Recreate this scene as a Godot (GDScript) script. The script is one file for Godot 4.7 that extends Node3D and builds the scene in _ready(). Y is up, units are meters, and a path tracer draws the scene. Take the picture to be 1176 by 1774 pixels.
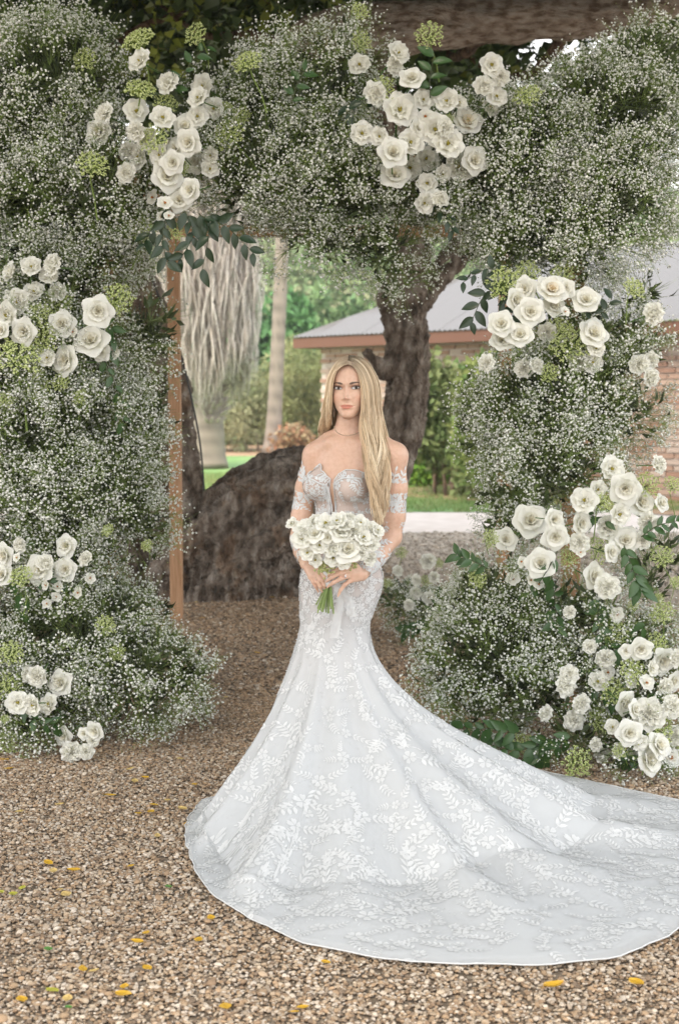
extends Node3D
# A bride in a lace gown under a flower covered arch, with a gnarled tree, a lawn and a brick house behind her.
# Units are metres, y is up, the camera stands at x = 0, z = 0 and looks towards -z.

const FOC := 2464.0
const CAM_H := 1.6
const PITCH := 0.0798
const BRIDE := 5.4
var rng := RandomNumberGenerator.new()
var taken := {}
var M := {}
var cloud_blobs := []
var old_tree: Node3D

# ---------------------------------------------------------------- small helpers
func pt(px: float, py: float, d: float) -> Vector3:
	var a := (px - 588.0) / FOC
	var b := (887.0 - py) / FOC
	var y := b * cos(PITCH) - sin(PITCH)
	var z := -b * sin(PITCH) - cos(PITCH)
	var k := d / -z
	return Vector3(a * k, CAM_H + y * k, -d)

func gp(px: float, py: float, h := 0.0) -> Vector3:
	var a := (px - 588.0) / FOC
	var b := (887.0 - py) / FOC
	var y := b * cos(PITCH) - sin(PITCH)
	var z := -b * sin(PITCH) - cos(PITCH)
	var k := (CAM_H - h) / -y
	return Vector3(a * k, h, z * k)

func bp(px: float, py: float, z: float) -> Vector3:
	return pt(px, py, BRIDE - z)

func rf(a: float, b: float) -> float:
	return rng.randf_range(a, b)

func rdir() -> Vector3:
	var z := rf(-1, 1)
	var a := rf(0, TAU)
	var r := sqrt(maxf(0.0, 1.0 - z * z))
	return Vector3(r * cos(a), z, r * sin(a))

func lin(r: float, g: float, b: float, a := 1.0) -> Color:
	var c := Color(r, g, b).linear_to_srgb()
	c.a = a
	return c

func aim(dir: Vector3, spin := 0.0) -> Basis:   # y axis along dir
	var y := dir.normalized()
	var x := Vector3.RIGHT if absf(y.y) > 0.95 else Vector3.UP.cross(y).normalized()
	x = (x - y * x.dot(y)).normalized()
	var z := x.cross(y)
	return Basis(x, y, z) * Basis(Vector3.UP, spin)

func facing(dir: Vector3, spin := 0.0) -> Basis:   # z axis along dir
	var z := dir.normalized()
	var up := Vector3.UP if absf(z.y) < 0.97 else Vector3.FORWARD
	var x := up.cross(z).normalized()
	return Basis(x, z.cross(x), z) * Basis(Vector3.BACK, spin)

func numbered(called: String) -> String:
	var n: int = taken.get(called, 0)
	taken[called] = n + 1
	return called if n == 0 else "%s_%03d" % [called, n]

func thing(called: String, label: String, category: String, at := Vector3.ZERO, group := "") -> Node3D:
	var o := Node3D.new()
	o.name = numbered(called)
	add_child(o, true)
	o.position = at
	tag(o, label, category, group)
	return o

func tag(o: Node, label: String, category: String, group := "", kind := "") -> Node:
	if label:
		o.set_meta("label", label)
	if category:
		o.set_meta("category", category)
	if group:
		o.set_meta("group", group)
	if kind:
		o.set_meta("kind", kind)
	return o

func part(called: String, mesh: Mesh, m: Material, parent: Node = null, tr := Transform3D.IDENTITY) -> MeshInstance3D:
	var o := MeshInstance3D.new()
	o.mesh = mesh
	o.material_override = m
	o.transform = tr
	if parent == null or parent == self:
		o.name = numbered(called)
		add_child(o, true)
	else:
		var n := 0
		while parent.has_node(NodePath(called if n == 0 else "%s_%03d" % [called, n])):
			n += 1
		o.name = called if n == 0 else "%s_%03d" % [called, n]
		parent.add_child(o, true)
	return o

func kids(parent: Node, called: String, count: int, mesh: Mesh, m: Material, trs: Array) -> void:   # many alike parts, quickly
	for i in count:
		var o := MeshInstance3D.new()
		o.mesh = mesh
		o.material_override = m
		o.transform = trs[i]
		o.name = called if i == 0 else "%s_%03d" % [called, i]
		parent.add_child(o, true)

func struct(called: String, mesh: Mesh, m: Material) -> MeshInstance3D:
	var o := part(called, mesh, m)
	o.set_meta("kind", "structure")
	return o

func scatter(called: String, mesh: Mesh, m: Material, trs: Array, cols: Array, parent: Node = null) -> MultiMeshInstance3D:
	var mm := MultiMesh.new()
	mm.transform_format = MultiMesh.TRANSFORM_3D
	mm.use_colors = cols.size() > 0
	mm.mesh = mesh
	mm.instance_count = trs.size()
	for i in trs.size():
		mm.set_instance_transform(i, trs[i])
		if cols.size() > 0:
			mm.set_instance_color(i, cols[i])
	var o := MultiMeshInstance3D.new()
	o.multimesh = mm
	o.material_override = m
	o.set_meta("kind", "stuff")
	if parent == null:
		o.name = numbered(called)
		add_child(o, true)
	else:
		o.name = called
		parent.add_child(o, true)
	return o

func smooth(a: float, b: float, x: float) -> float:
	var t := clampf((x - a) / (b - a), 0.0, 1.0)
	return t * t * (3.0 - 2.0 * t)

func along(keys: Array, x: float) -> float:   # keys: [x, y, x, y, ...]
	if x <= keys[0]:
		return keys[1]
	for i in range(2, keys.size(), 2):
		if x <= keys[i]:
			var t: float = (x - keys[i - 2]) / (keys[i] - keys[i - 2])
			t = t * t * (3.0 - 2.0 * t) * 0.5 + t * 0.5
			return lerpf(keys[i - 1], keys[i + 1], t)
	return keys[keys.size() - 1]

func path_at(p: Array, t: float) -> Vector3:   # Catmull-Rom through points, t in 0..1
	var n := p.size() - 1
	var f := clampf(t, 0.0, 1.0) * n
	var i := mini(int(f), n - 1)
	f -= i
	var a: Vector3 = p[maxi(i - 1, 0)]
	var b: Vector3 = p[i]
	var c: Vector3 = p[i + 1]
	var d: Vector3 = p[mini(i + 2, n)]
	return b.cubic_interpolate(c, a, d, f)

const ONES := ["", "first", "second", "third", "fourth", "fifth", "sixth", "seventh", "eighth", "ninth", "tenth", "eleventh", "twelfth", "thirteenth", "fourteenth", "fifteenth", "sixteenth", "seventeenth", "eighteenth", "nineteenth"]
const TENS := ["", "", "twent", "thirt", "fort", "fift", "sixt"]
func nth(n: int) -> String:
	if n < 20:
		return ONES[n]
	if n % 10 == 0:
		return TENS[n / 10] + "ieth"
	return TENS[n / 10] + "y-" + ONES[n % 10]

# ---------------------------------------------------------------- mesh building
class MB:
	var v := PackedVector3Array()
	var c := PackedColorArray()
	var t := PackedVector2Array()
	var ix := PackedInt32Array()

	func add(p: Vector3, col := Color.WHITE, uv := Vector2.ZERO) -> int:
		v.append(p)
		c.append(col)
		t.append(uv)
		return v.size() - 1

	func tri(a: int, b: int, d: int) -> void:
		ix.append(a)
		ix.append(b)
		ix.append(d)

	func quad(a: int, b: int, d: int, e: int) -> void:
		tri(a, b, d)
		tri(a, d, e)

	func grid(rows: int, cols: int, start: int, wrap := false) -> void:   # rows x cols points already added from start
		for r in rows - 1:
			for k in (cols if wrap else cols - 1):
				var k2 := (k + 1) % cols
				quad(start + r * cols + k, start + r * cols + k2, start + (r + 1) * cols + k2, start + (r + 1) * cols + k)

	func tube(pts: Array, radii: Array, n: int, col := Color.WHITE, col2 := Color(-1, 0, 0), cap := true, flat := 1.0) -> void:
		if col2.r < 0.0:
			col2 = col
		var start := v.size()
		var m := pts.size()
		var side := Vector3.ZERO
		for i in m:
			var p: Vector3 = pts[i]
			var q: Vector3 = pts[mini(i + 1, m - 1)]
			var o: Vector3 = pts[maxi(i - 1, 0)]
			var d := (q - o).normalized()
			if i == 0:
				side = d.cross(Vector3.UP if absf(d.y) < 0.9 else Vector3.RIGHT).normalized()
			side = (side - d * side.dot(d)).normalized()
			var up := side.cross(d)
			var cc := col.lerp(col2, float(i) / maxf(1.0, m - 1.0))
			for k in n:
				var a := TAU * k / n
				add(p + (side * cos(a) + up * sin(a) * flat) * radii[i], cc, Vector2(float(k) / n, float(i) / m))
		grid(m, n, start, true)
		if cap:
			var e := add(pts[m - 1], col2)
			var b := add(pts[0], col)
			for k in n:
				tri(start + (m - 1) * n + k, start + (m - 1) * n + (k + 1) % n, e)
				tri(start + (k + 1) % n, start + k, b)

	func box(lo: Vector3, hi: Vector3, col := Color.WHITE, tr := Transform3D.IDENTITY) -> void:
		var mid := (lo + hi) * 0.5
		var h := (hi - lo) * 0.5
		for ax in 3:
			for s in [-1.0, 1.0]:
				var n := Vector3.ZERO
				n[ax] = s
				var u := Vector3.ZERO
				u[(ax + 1) % 3] = 1.0
				var w := n.cross(u)
				var p0 := add(tr * (mid + (n - u - w) * h), col)
				var p1 := add(tr * (mid + (n + u - w) * h), col)
				var p2 := add(tr * (mid + (n + u + w) * h), col)
				var p3 := add(tr * (mid + (n - u + w) * h), col)
				tri(p0, p3, p2)
				tri(p0, p2, p1)

	func join(o: MB, tr: Transform3D, tint := Color.WHITE) -> void:
		var s := v.size()
		for i in o.v.size():
			v.append(tr * o.v[i])
			c.append(o.c[i] * tint)
			t.append(o.t[i])
		for k in o.ix:
			ix.append(k + s)

	func mesh(flat := false) -> ArrayMesh:
		var vv := v
		var cc := c
		var tt := t
		var ii := ix
		if flat:
			vv = PackedVector3Array()
			cc = PackedColorArray()
			tt = PackedVector2Array()
			ii = PackedInt32Array()
			for k in ix.size():
				vv.append(v[ix[k]])
				cc.append(c[ix[k]])
				tt.append(t[ix[k]])
				ii.append(k)
		var n := PackedVector3Array()
		n.resize(vv.size())
		for k in range(0, ii.size(), 3):
			var a := ii[k]
			var b := ii[k + 1]
			var d := ii[k + 2]
			var w := (vv[a] - vv[d]).cross(vv[a] - vv[b])
			n[a] += w
			n[b] += w
			n[d] += w
		for k in n.size():
			n[k] = n[k].normalized() if n[k].length_squared() > 1e-24 else Vector3.UP
		var arr := []
		arr.resize(Mesh.ARRAY_MAX)
		arr[Mesh.ARRAY_VERTEX] = vv
		arr[Mesh.ARRAY_NORMAL] = n
		arr[Mesh.ARRAY_COLOR] = cc
		arr[Mesh.ARRAY_TEX_UV] = tt
		arr[Mesh.ARRAY_INDEX] = ii
		var m := ArrayMesh.new()
		m.add_surface_from_arrays(Mesh.PRIMITIVE_TRIANGLES, arr)
		return m

# ---------------------------------------------------------------- smooth fields of capsules and ellipsoids, meshed with surface nets
class Field:
	var kind := PackedInt32Array()
	var a := PackedVector3Array()
	var d := PackedVector3Array()
	var il := PackedFloat32Array()
	var ra := PackedFloat32Array()
	var rb := PackedFloat32Array()
	var kk := PackedFloat32Array()
	var cy := PackedFloat32Array()
	var sy := PackedFloat32Array()
	var live := PackedInt32Array()

	func bone(p: Vector3, q: Vector3, r: float, r2: float, k := 0.03) -> void:
		kind.append(0)
		a.append(p)
		d.append(q - p)
		il.append(1.0 / maxf((q - p).length_squared(), 1e-9))
		ra.append(r)
		rb.append(r2)
		kk.append(k)
		cy.append(1)
		sy.append(0)
		live.append(kind.size() - 1)

	func chain(pts: Array, rad: Array, k := 0.03) -> void:
		for i in pts.size() - 1:
			bone(pts[i], pts[i + 1], rad[i], rad[i + 1], k)

	func egg(p: Vector3, r: Vector3, yaw := 0.0, k := 0.03) -> void:   # yaw turns local x,z about y
		kind.append(1)
		a.append(p)
		d.append(r)
		il.append(0)
		ra.append(maxf(r.x, maxf(r.y, r.z)))
		rb.append(0)
		kk.append(k)
		cy.append(cos(yaw))
		sy.append(sin(yaw))
		live.append(kind.size() - 1)

	func one(i: int, p: Vector3) -> float:
		var q := p - a[i]
		if kind[i] == 0:
			var h := clampf(q.dot(d[i]) * il[i], 0.0, 1.0)
			return (q - d[i] * h).length() - (ra[i] + (rb[i] - ra[i]) * h)
		q = Vector3(q.x * cy[i] + q.z * sy[i], q.y, -q.x * sy[i] + q.z * cy[i])
		var w := q / d[i]
		var k0 := w.length()
		var k1 := (w / d[i]).length()
		return k0 * (k0 - 1.0) / k1 if k1 > 1e-6 else -0.05

	func at(p: Vector3, act: PackedInt32Array) -> float:
		var s := 1e3
		for i in act:
			var e := one(i, p)
			var k := kk[i]
			var h := maxf(k - absf(s - e), 0.0)
			s = minf(s, e) - h * h * 0.25 / k
		return s

	func mesh_into(mb: MB, lo: Vector3, hi: Vector3, cell: float, col := Color.WHITE) -> void:
		var nx := int((hi.x - lo.x) / cell) + 2
		var ny := int((hi.y - lo.y) / cell) + 2
		var nz := int((hi.z - lo.z) / cell) + 2
		var vals := PackedFloat32Array()
		vals.resize(nx * ny * nz)
		vals.fill(1.0)
		var near := []
		var bs := 8
		var half := cell * bs * 0.5
		var reach := half * 1.74 + 0.01
		for bz in range(0, nz, bs):
			for by in range(0, ny, bs):
				for bx in range(0, nx, bs):
					var mid := lo + Vector3(bx, by, bz) * cell + Vector3(half, half, half)
					var act := PackedInt32Array()
					for i in kind.size():
						if one(i, mid) < reach + kk[i]:
							act.append(i)
					if act.is_empty():
						continue
					var deep := at(mid, act) < -reach
					if not deep:
						near.append([bx, by, bz])
					for z in range(bz, mini(bz + bs, nz)):
						for y in range(by, mini(by + bs, ny)):
							var o := (z * ny + y) * nx
							for x in range(bx, mini(bx + bs, nx)):
								vals[o + x] = -1.0 if deep else at(lo + Vector3(x, y, z) * cell, act)
		var cells := {}
		var sx := 1
		var sy_ := nx
		var sz := nx * ny
		var co := [0, sx, sy_, sx + sy_, sz, sz + sx, sz + sy_, sz + sx + sy_]
		var edges := [[0, 1], [2, 3], [4, 5], [6, 7], [0, 2], [1, 3], [4, 6], [5, 7], [0, 4], [1, 5], [2, 6], [3, 7]]
		var cp := [Vector3(0, 0, 0), Vector3(1, 0, 0), Vector3(0, 1, 0), Vector3(1, 1, 0), Vector3(0, 0, 1), Vector3(1, 0, 1), Vector3(0, 1, 1), Vector3(1, 1, 1)]
		for b in near:
			for z in range(maxi(b[2] - 1, 0), mini(b[2] + bs, nz - 1)):
				for y in range(maxi(b[1] - 1, 0), mini(b[1] + bs, ny - 1)):
					for x in range(maxi(b[0] - 1, 0), mini(b[0] + bs, nx - 1)):
						var o := (z * ny + y) * nx + x
						var s0 := vals[o] < 0.0
						if (vals[o + 1] < 0.0) == s0 and (vals[o + sy_] < 0.0) == s0 and (vals[o + sx + sy_] < 0.0) == s0 and (vals[o + sz] < 0.0) == s0 and (vals[o + sz + 1] < 0.0) == s0 and (vals[o + sz + sy_] < 0.0) == s0 and (vals[o + sz + sy_ + 1] < 0.0) == s0:
							continue
						if cells.has(o):
							continue
						var sum := Vector3.ZERO
						var n := 0
						for e in edges:
							var va := vals[o + co[e[0]]]
							var vb := vals[o + co[e[1]]]
							if (va < 0.0) != (vb < 0.0):
								sum += cp[e[0]].lerp(cp[e[1]], va / (va - vb))
								n += 1
						cells[o] = mb.add(lo + (Vector3(x, y, z) + sum / n) * cell, col)
		for o in cells:
			var s0 := vals[o] < 0.0
			for ax in 3:
				var st: int = [sx, sy_, sz][ax]
				if (vals[o + st] < 0.0) == s0:
					continue
				var u: int = [sy_, sz, sx][ax]
				var w: int = [sz, sx, sy_][ax]
				if not (cells.has(o - u) and cells.has(o - w) and cells.has(o - u - w)):
					continue
				if s0:
					mb.quad(cells[o], cells[o - w], cells[o - u - w], cells[o - u])
				else:
					mb.quad(cells[o], cells[o - u], cells[o - u - w], cells[o - w])

# ---------------------------------------------------------------- materials
func mat(called: String, col: Color, rough := 0.8, vc := false) -> StandardMaterial3D:
	var m := StandardMaterial3D.new()
	m.resource_name = called
	m.albedo_color = col
	m.roughness = rough
	m.vertex_color_use_as_albedo = vc
	M[called] = m
	return m

func noise_tex(freq: float, octaves: int, cols: Array, size := 512, kind := FastNoiseLite.TYPE_SIMPLEX_SMOOTH, ridged := false, sd := 1, stretch := false) -> NoiseTexture2D:
	var n := FastNoiseLite.new()
	n.noise_type = kind
	n.frequency = freq
	n.seed = sd
	n.fractal_octaves = octaves
	n.fractal_type = FastNoiseLite.FRACTAL_RIDGED if ridged else FastNoiseLite.FRACTAL_FBM
	var g := Gradient.new()
	var off := PackedFloat32Array()
	var cc := PackedColorArray()
	for i in range(0, cols.size(), 2):
		off.append(cols[i])
		cc.append(cols[i + 1])
	g.offsets = off
	g.colors = cc
	var t := NoiseTexture2D.new()
	t.width = size
	t.height = size
	t.seamless = true
	t.noise = n
	t.color_ramp = g
	return t

func tri_map(m: StandardMaterial3D, tex: Texture2D, scale: Vector3, bump: Texture2D = null, depth := 1.0) -> void:
	m.albedo_texture = tex
	m.uv1_triplanar = true
	m.uv1_world_triplanar = true
	m.uv1_scale = scale
	if bump:
		m.heightmap_enabled = true
		m.heightmap_texture = bump
		m.heightmap_scale = depth

func grey(v: float) -> Color:
	return Color(v, v, v)

func make_materials() -> void:
	var m := mat("gravel_bed", Color.WHITE, 0.95)
	tri_map(m, noise_tex(0.09, 3, [0.0, lin(0.07, 0.05, 0.035), 0.4, lin(0.19, 0.145, 0.10), 0.6, lin(0.27, 0.215, 0.16), 1.0, lin(0.42, 0.37, 0.31)], 1024, FastNoiseLite.TYPE_CELLULAR), Vector3(0.55, 0.55, 0.55))
	m = mat("far_gravel", Color.WHITE, 0.95)
	tri_map(m, noise_tex(0.12, 4, [0.0, lin(0.13, 0.11, 0.09), 0.5, lin(0.33, 0.29, 0.25), 1.0, lin(0.5, 0.46, 0.42)], 1024, FastNoiseLite.TYPE_CELLULAR, false, 5), Vector3(0.5, 0.5, 0.5))
	m = mat("pebble", Color.WHITE, 0.85, true)
	m = mat("lawn_grass", Color.WHITE, 0.9)
	tri_map(m, noise_tex(0.02, 5, [0.0, lin(0.10, 0.20, 0.045), 0.5, lin(0.15, 0.27, 0.07), 1.0, lin(0.26, 0.33, 0.13)]), Vector3(0.12, 0.12, 0.12))
	m = mat("sand_path", Color.WHITE, 0.95)
	tri_map(m, noise_tex(0.03, 5, [0.0, lin(0.58, 0.48, 0.40), 1.0, lin(0.72, 0.62, 0.54)], 256), Vector3(0.3, 0.3, 0.3))
	m = mat("mulch", Color.WHITE, 0.95)
	tri_map(m, noise_tex(0.06, 4, [0.0, lin(0.16, 0.09, 0.05), 0.5, lin(0.38, 0.24, 0.14), 1.0, lin(0.52, 0.38, 0.26)], 256), Vector3(0.5, 0.5, 0.5))
	m = mat("bark", Color.WHITE, 0.95, true)
	tri_map(m, noise_tex(0.011, 7, [0.0, lin(0.035, 0.032, 0.022), 0.36, lin(0.13, 0.09, 0.065), 0.52, lin(0.25, 0.195, 0.15), 0.72, lin(0.38, 0.32, 0.265), 1.0, lin(0.52, 0.47, 0.41)]), Vector3(1.9, 0.9, 1.9), noise_tex(0.022, 5, [0.0, grey(0), 1.0, grey(1)], 512, FastNoiseLite.TYPE_SIMPLEX, true, 9), 5.0)
	m = mat("limb_bark", Color.WHITE, 0.95, true)
	tri_map(m, noise_tex(0.012, 6, [0.0, lin(0.09, 0.055, 0.035), 0.36, lin(0.20, 0.14, 0.10), 0.52, lin(0.38, 0.31, 0.25), 1.0, lin(0.55, 0.49, 0.43)], 512, FastNoiseLite.TYPE_SIMPLEX_SMOOTH, false, 3), Vector3(1.1, 3.2, 3.2), noise_tex(0.022, 5, [0.0, grey(0), 1.0, grey(1)], 512, FastNoiseLite.TYPE_SIMPLEX, true, 9), 2.0)
	m = mat("sawn_wood", Color.WHITE, 0.75)
	tri_map(m, noise_tex(0.02, 5, [0.0, lin(0.30, 0.155, 0.075), 0.5, lin(0.42, 0.235, 0.125), 1.0, lin(0.52, 0.32, 0.19)], 512, FastNoiseLite.TYPE_SIMPLEX_SMOOTH, false, 4), Vector3(4.0, 0.35, 4.0))
	m = mat("brick", Color.WHITE, 0.95, true)
	tri_map(m, noise_tex(0.03, 4, [0.0, lin(0.75, 0.72, 0.7), 1.0, lin(1.0, 1.0, 1.0)], 256), Vector3(1.5, 1.5, 1.5))
	mat("mortar", lin(0.60, 0.53, 0.47), 0.95)
	m = mat("roof_metal", lin(0.175, 0.17, 0.17), 0.75)
	m.metallic = 0.15
	mat("fascia", lin(0.16, 0.075, 0.05), 0.8)
	mat("palm_trunk", lin(0.27, 0.225, 0.19), 0.95, true)
	mat("dead_frond", Color.WHITE, 0.95, true)
	m = mat("leaf", Color.WHITE, 0.5, true)
	m.backlight_enabled = true
	m.backlight = Color(0.5, 0.5, 0.5)
	m = mat("canopy_leaf", Color.WHITE, 0.5, true)
	m.backlight_enabled = true
	m.backlight = Color(0.25, 0.25, 0.25)
	m = mat("far_leaf", Color.WHITE, 0.8, true)
	m.backlight_enabled = true
	m.backlight = Color(0.5, 0.5, 0.5)
	m = mat("petal", Color.WHITE, 0.6, true)
	m.backlight_enabled = true
	m.backlight = Color(0.85, 0.85, 0.8)
	m = mat("gyp", Color.WHITE, 0.8, true)
	m.backlight_enabled = true
	m.backlight = Color(0.3, 0.3, 0.3)
	mat("umbel", Color.WHITE, 0.8, true)
	mat("stem", Color.WHITE, 0.6, true)
	m = mat("skin", Color.WHITE, 0.45, true)
	tri_map(m, noise_tex(0.02, 5, [0.0, lin(0.52, 0.31, 0.215), 0.45, lin(0.585, 0.37, 0.265), 1.0, lin(0.64, 0.425, 0.31)], 512, FastNoiseLite.TYPE_SIMPLEX_SMOOTH, false, 40), Vector3(5, 5, 5))
	m.subsurf_scatter_enabled = true
	m.subsurf_scatter_strength = 0.12
	m = mat("eye", Color.WHITE, 0.6, true)
	m.metallic_specular = 0.25
	m = mat("hair", Color.WHITE, 0.42, true)
	m = mat("tulle", lin(0.595, 0.605, 0.607, 0.74), 0.9)
	m.transparency = BaseMaterial3D.TRANSPARENCY_ALPHA
	m.vertex_color_use_as_albedo = true
	m = mat("sheer", lin(0.8, 0.8, 0.8, 0.28), 0.9)
	m.transparency = BaseMaterial3D.TRANSPARENCY_ALPHA
	m = mat("lining", Color.WHITE, 0.75, true)
	m.rim_enabled = true
	m.rim = 0.3
	m = mat("lace", lin(0.645, 0.65, 0.645), 0.8, true)
	m.backlight_enabled = true
	m.backlight = Color(0.3, 0.3, 0.3)
	m = mat("silver", lin(0.85, 0.83, 0.8), 0.2)
	m.metallic = 0.9
	m = mat("ribbon", lin(0.7, 0.7, 0.69, 0.45), 0.6)
	m.transparency = BaseMaterial3D.TRANSPARENCY_ALPHA

# ---------------------------------------------------------------- the scene
func _ready() -> void:
	rng.seed = 20240611
	set_camera_and_light()
	make_materials()
	make_ground()
	make_hillside()
	make_house()
	make_shrubs()
	make_palms()
	make_tree()
	make_canopy()
	make_arch_frame()
	make_clouds()
	make_flowers()
	make_bride()
	make_bouquet()
	make_fallen_leaves()

func set_camera_and_light() -> void:
	var cam := Camera3D.new()
	cam.name = "camera"
	cam.position = Vector3(0, CAM_H, 0)
	cam.rotation = Vector3(-PITCH, 0, 0)
	cam.keep_aspect = Camera3D.KEEP_HEIGHT
	var at := CameraAttributesPhysical.new()
	at.frustum_focal_length = 12.0 / (887.0 / FOC)
	at.frustum_focus_distance = 5.35
	at.frustum_near = 0.05
	at.frustum_far = 400.0
	at.exposure_aperture = 2.5
	cam.attributes = at
	cam.fov = rad_to_deg(2.0 * atan(887.0 / FOC))
	cam.far = 400.0
	cam.current = true
	add_child(cam)
	var e := Environment.new()
	e.background_mode = Environment.BG_SKY
	var sky := Sky.new()
	var sm := ProceduralSkyMaterial.new()
	sm.sky_top_color = Color(0.74, 0.78, 0.84)
	sm.sky_horizon_color = Color(1.0, 0.985, 0.965)
	sm.sky_curve = 0.35
	sm.ground_bottom_color = Color(0.45, 0.42, 0.38)
	sm.ground_horizon_color = Color(0.75, 0.74, 0.72)
	sm.sun_angle_max = 1.0
	sky.sky_material = sm
	e.sky = sky
	e.background_energy_multiplier = 1.0
	e.tonemap_mode = Environment.TONE_MAPPER_LINEAR
	e.tonemap_exposure = 3.75
	e.fog_enabled = true
	e.fog_light_color = Color(0.93, 0.95, 0.93)
	e.fog_density = 0.0010
	e.sdfgi_enabled = true
	e.ssao_enabled = true
	e.ssil_enabled = true
	var we := WorldEnvironment.new()
	we.name = "environment"
	we.environment = e
	add_child(we)
	var sun := DirectionalLight3D.new()
	sun.name = "sun"
	sun.light_energy = 0.45
	sun.light_color = Color(1.0, 0.95, 0.88)
	sun.light_angular_distance = 18.0
	sun.shadow_enabled = true
	sun.rotation = Vector3(deg_to_rad(-52), deg_to_rad(-28), 0)
	add_child(sun)

func sheet(x0: float, x1: float, z0: float, z1: float, y: float) -> ArrayMesh:
	var mb := MB.new()
	for r in 2:
		for k in 2:
			mb.add(Vector3([x0, x1][k], y, [z0, z1][r]), Color.WHITE, Vector2(k, r))
	mb.grid(2, 2, 0)
	return mb.mesh()

func pebble(sd: int) -> ArrayMesh:
	var mb := MB.new()
	var r := RandomNumberGenerator.new()
	r.seed = sd
	var rows := 4
	var cols := 6
	mb.add(Vector3(0, 0.75, 0))
	for i in range(1, rows):
		for k in cols:
			var a := PI * i / rows
			var b := TAU * (k + 0.5 * (i % 2)) / cols
			var q := r.randf_range(0.8, 1.15)
			mb.add(Vector3(sin(a) * cos(b), cos(a) * 0.72, sin(a) * sin(b)) * q)
	mb.add(Vector3(0, -0.7, 0))
	var last := mb.v.size() - 1
	for k in cols:
		mb.tri(0, 1 + (k + 1) % cols, 1 + k)
		mb.tri(last, 1 + (rows - 2) * cols + k, 1 + (rows - 2) * cols + (k + 1) % cols)
	for i in rows - 2:
		for k in cols:
			var s := 1 + i * cols
			mb.quad(s + k, s + (k + 1) % cols, s + cols + (k + 1) % cols, s + cols + k)
	return mb.mesh()

func make_ground() -> void:
	struct("ground", sheet(-160, 160, -160, 30, -0.012), M["far_gravel"])
	struct("gravel_bed", sheet(-14, 14, -17.0, 6, -0.006), M["gravel_bed"])
	var pal := [Color(0.42, 0.33, 0.24), Color(0.50, 0.43, 0.34), Color(0.56, 0.51, 0.45), Color(0.30, 0.21, 0.13), Color(0.21, 0.135, 0.08), Color(0.12, 0.085, 0.06), Color(0.38, 0.26, 0.16), Color(0.62, 0.58, 0.53), Color(0.33, 0.28, 0.23)]
	for zone in 3:
		var near: float = [3.0, 7.6, 12.0][zone]
		var far: float = [7.6, 12.0, 16.85][zone]
		var n: int = [190000, 110000, 30000][zone]
		var rad: float = [0.0053, 0.0082, 0.015][zone]
		var trs := []
		var cols := []
		for i in n:
			var d := sqrt(rf(near * near, far * far))
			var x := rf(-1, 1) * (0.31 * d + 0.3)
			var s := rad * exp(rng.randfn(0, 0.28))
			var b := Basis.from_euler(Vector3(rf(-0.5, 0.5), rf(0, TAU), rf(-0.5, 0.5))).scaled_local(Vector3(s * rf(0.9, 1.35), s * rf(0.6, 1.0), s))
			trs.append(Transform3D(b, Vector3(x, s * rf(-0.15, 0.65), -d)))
			var brown := smooth(5.2, 8.0, d) * (1.0 - smooth(0.2, 1.8, x)) * (1.0 - smooth(12, 14, d)) * 0.75  # browner near the tree: leaf litter, plus its shade put into the colour
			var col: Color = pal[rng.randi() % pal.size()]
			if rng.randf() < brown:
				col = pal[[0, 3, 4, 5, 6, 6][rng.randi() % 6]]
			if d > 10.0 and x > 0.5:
				col = col.lerp(Color(0.62, 0.59, 0.55), 0.7)  # brighter light on the far right gravel, painted into the pebbles
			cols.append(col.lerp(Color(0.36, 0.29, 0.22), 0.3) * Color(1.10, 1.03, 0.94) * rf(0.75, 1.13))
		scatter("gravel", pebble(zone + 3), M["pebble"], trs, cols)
	struct("path", sheet(-40, 40, -20.0, -16.9, 0.004), M["sand_path"])
	struct("lawn", sheet(-40, 40, -39.5, -19.9, 0.008), M["lawn_grass"])
	struct("garden_bed", sheet(-60, 60, -60, -39.3, 0.012), M["mulch"])
	# grass blades near the lawn edge
	var blade := MB.new()
	for i in 5:
		var a := TAU * i / 5.0
		var o := Vector3(cos(a), 0, sin(a)) * 0.03
		var k := blade.add(o + Vector3(-0.008, 0, 0))
		blade.add(o + Vector3(0.008, 0, 0))
		blade.add(o * 2.2 + Vector3(0, rf(0.04, 0.08), 0))
		blade.tri(k, k + 1, k + 2)
	var trs2 := []
	var cols2 := []
	for i in 14000:
		var d2 := rf(19.9, 30)
		trs2.append(Transform3D(Basis(Vector3.UP, rf(0, TAU)).scaled(Vector3.ONE * rf(0.7, 1.5)), Vector3(rf(-6, 9), 0.0, -d2)))
		cols2.append(Color(0.14, 0.25, 0.06).lerp(Color(0.30, 0.33, 0.14), rng.randf()))
	scatter("grass", blade.mesh(), M["far_leaf"], trs2, cols2)

# a clump of leaf-sized faces, used for shrubs, the wood on the hill and the canopy
func leaf_shape(mb: MB, at: Vector3, dir: Vector3, side: Vector3, ln: float, wd: float, col: Color, bend := 0.25) -> void:
	var up := dir.cross(side).normalized()
	var s := mb.add(at, col * 0.9)
	mb.add(at + dir * ln * 0.4 + side * wd * 0.5 + up * wd * 0.15, col)
	mb.add(at + dir * ln * 0.45 - up * ln * bend * 0.1, col * 0.92)
	mb.add(at + dir * ln * 0.4 - side * wd * 0.5 + up * wd * 0.15, col)
	mb.add(at + dir * ln - up * ln * bend, col)
	mb.tri(s, s + 2, s + 1)
	mb.tri(s, s + 3, s + 2)
	mb.tri(s + 1, s + 2, s + 4)
	mb.tri(s + 2, s + 3, s + 4)

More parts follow.
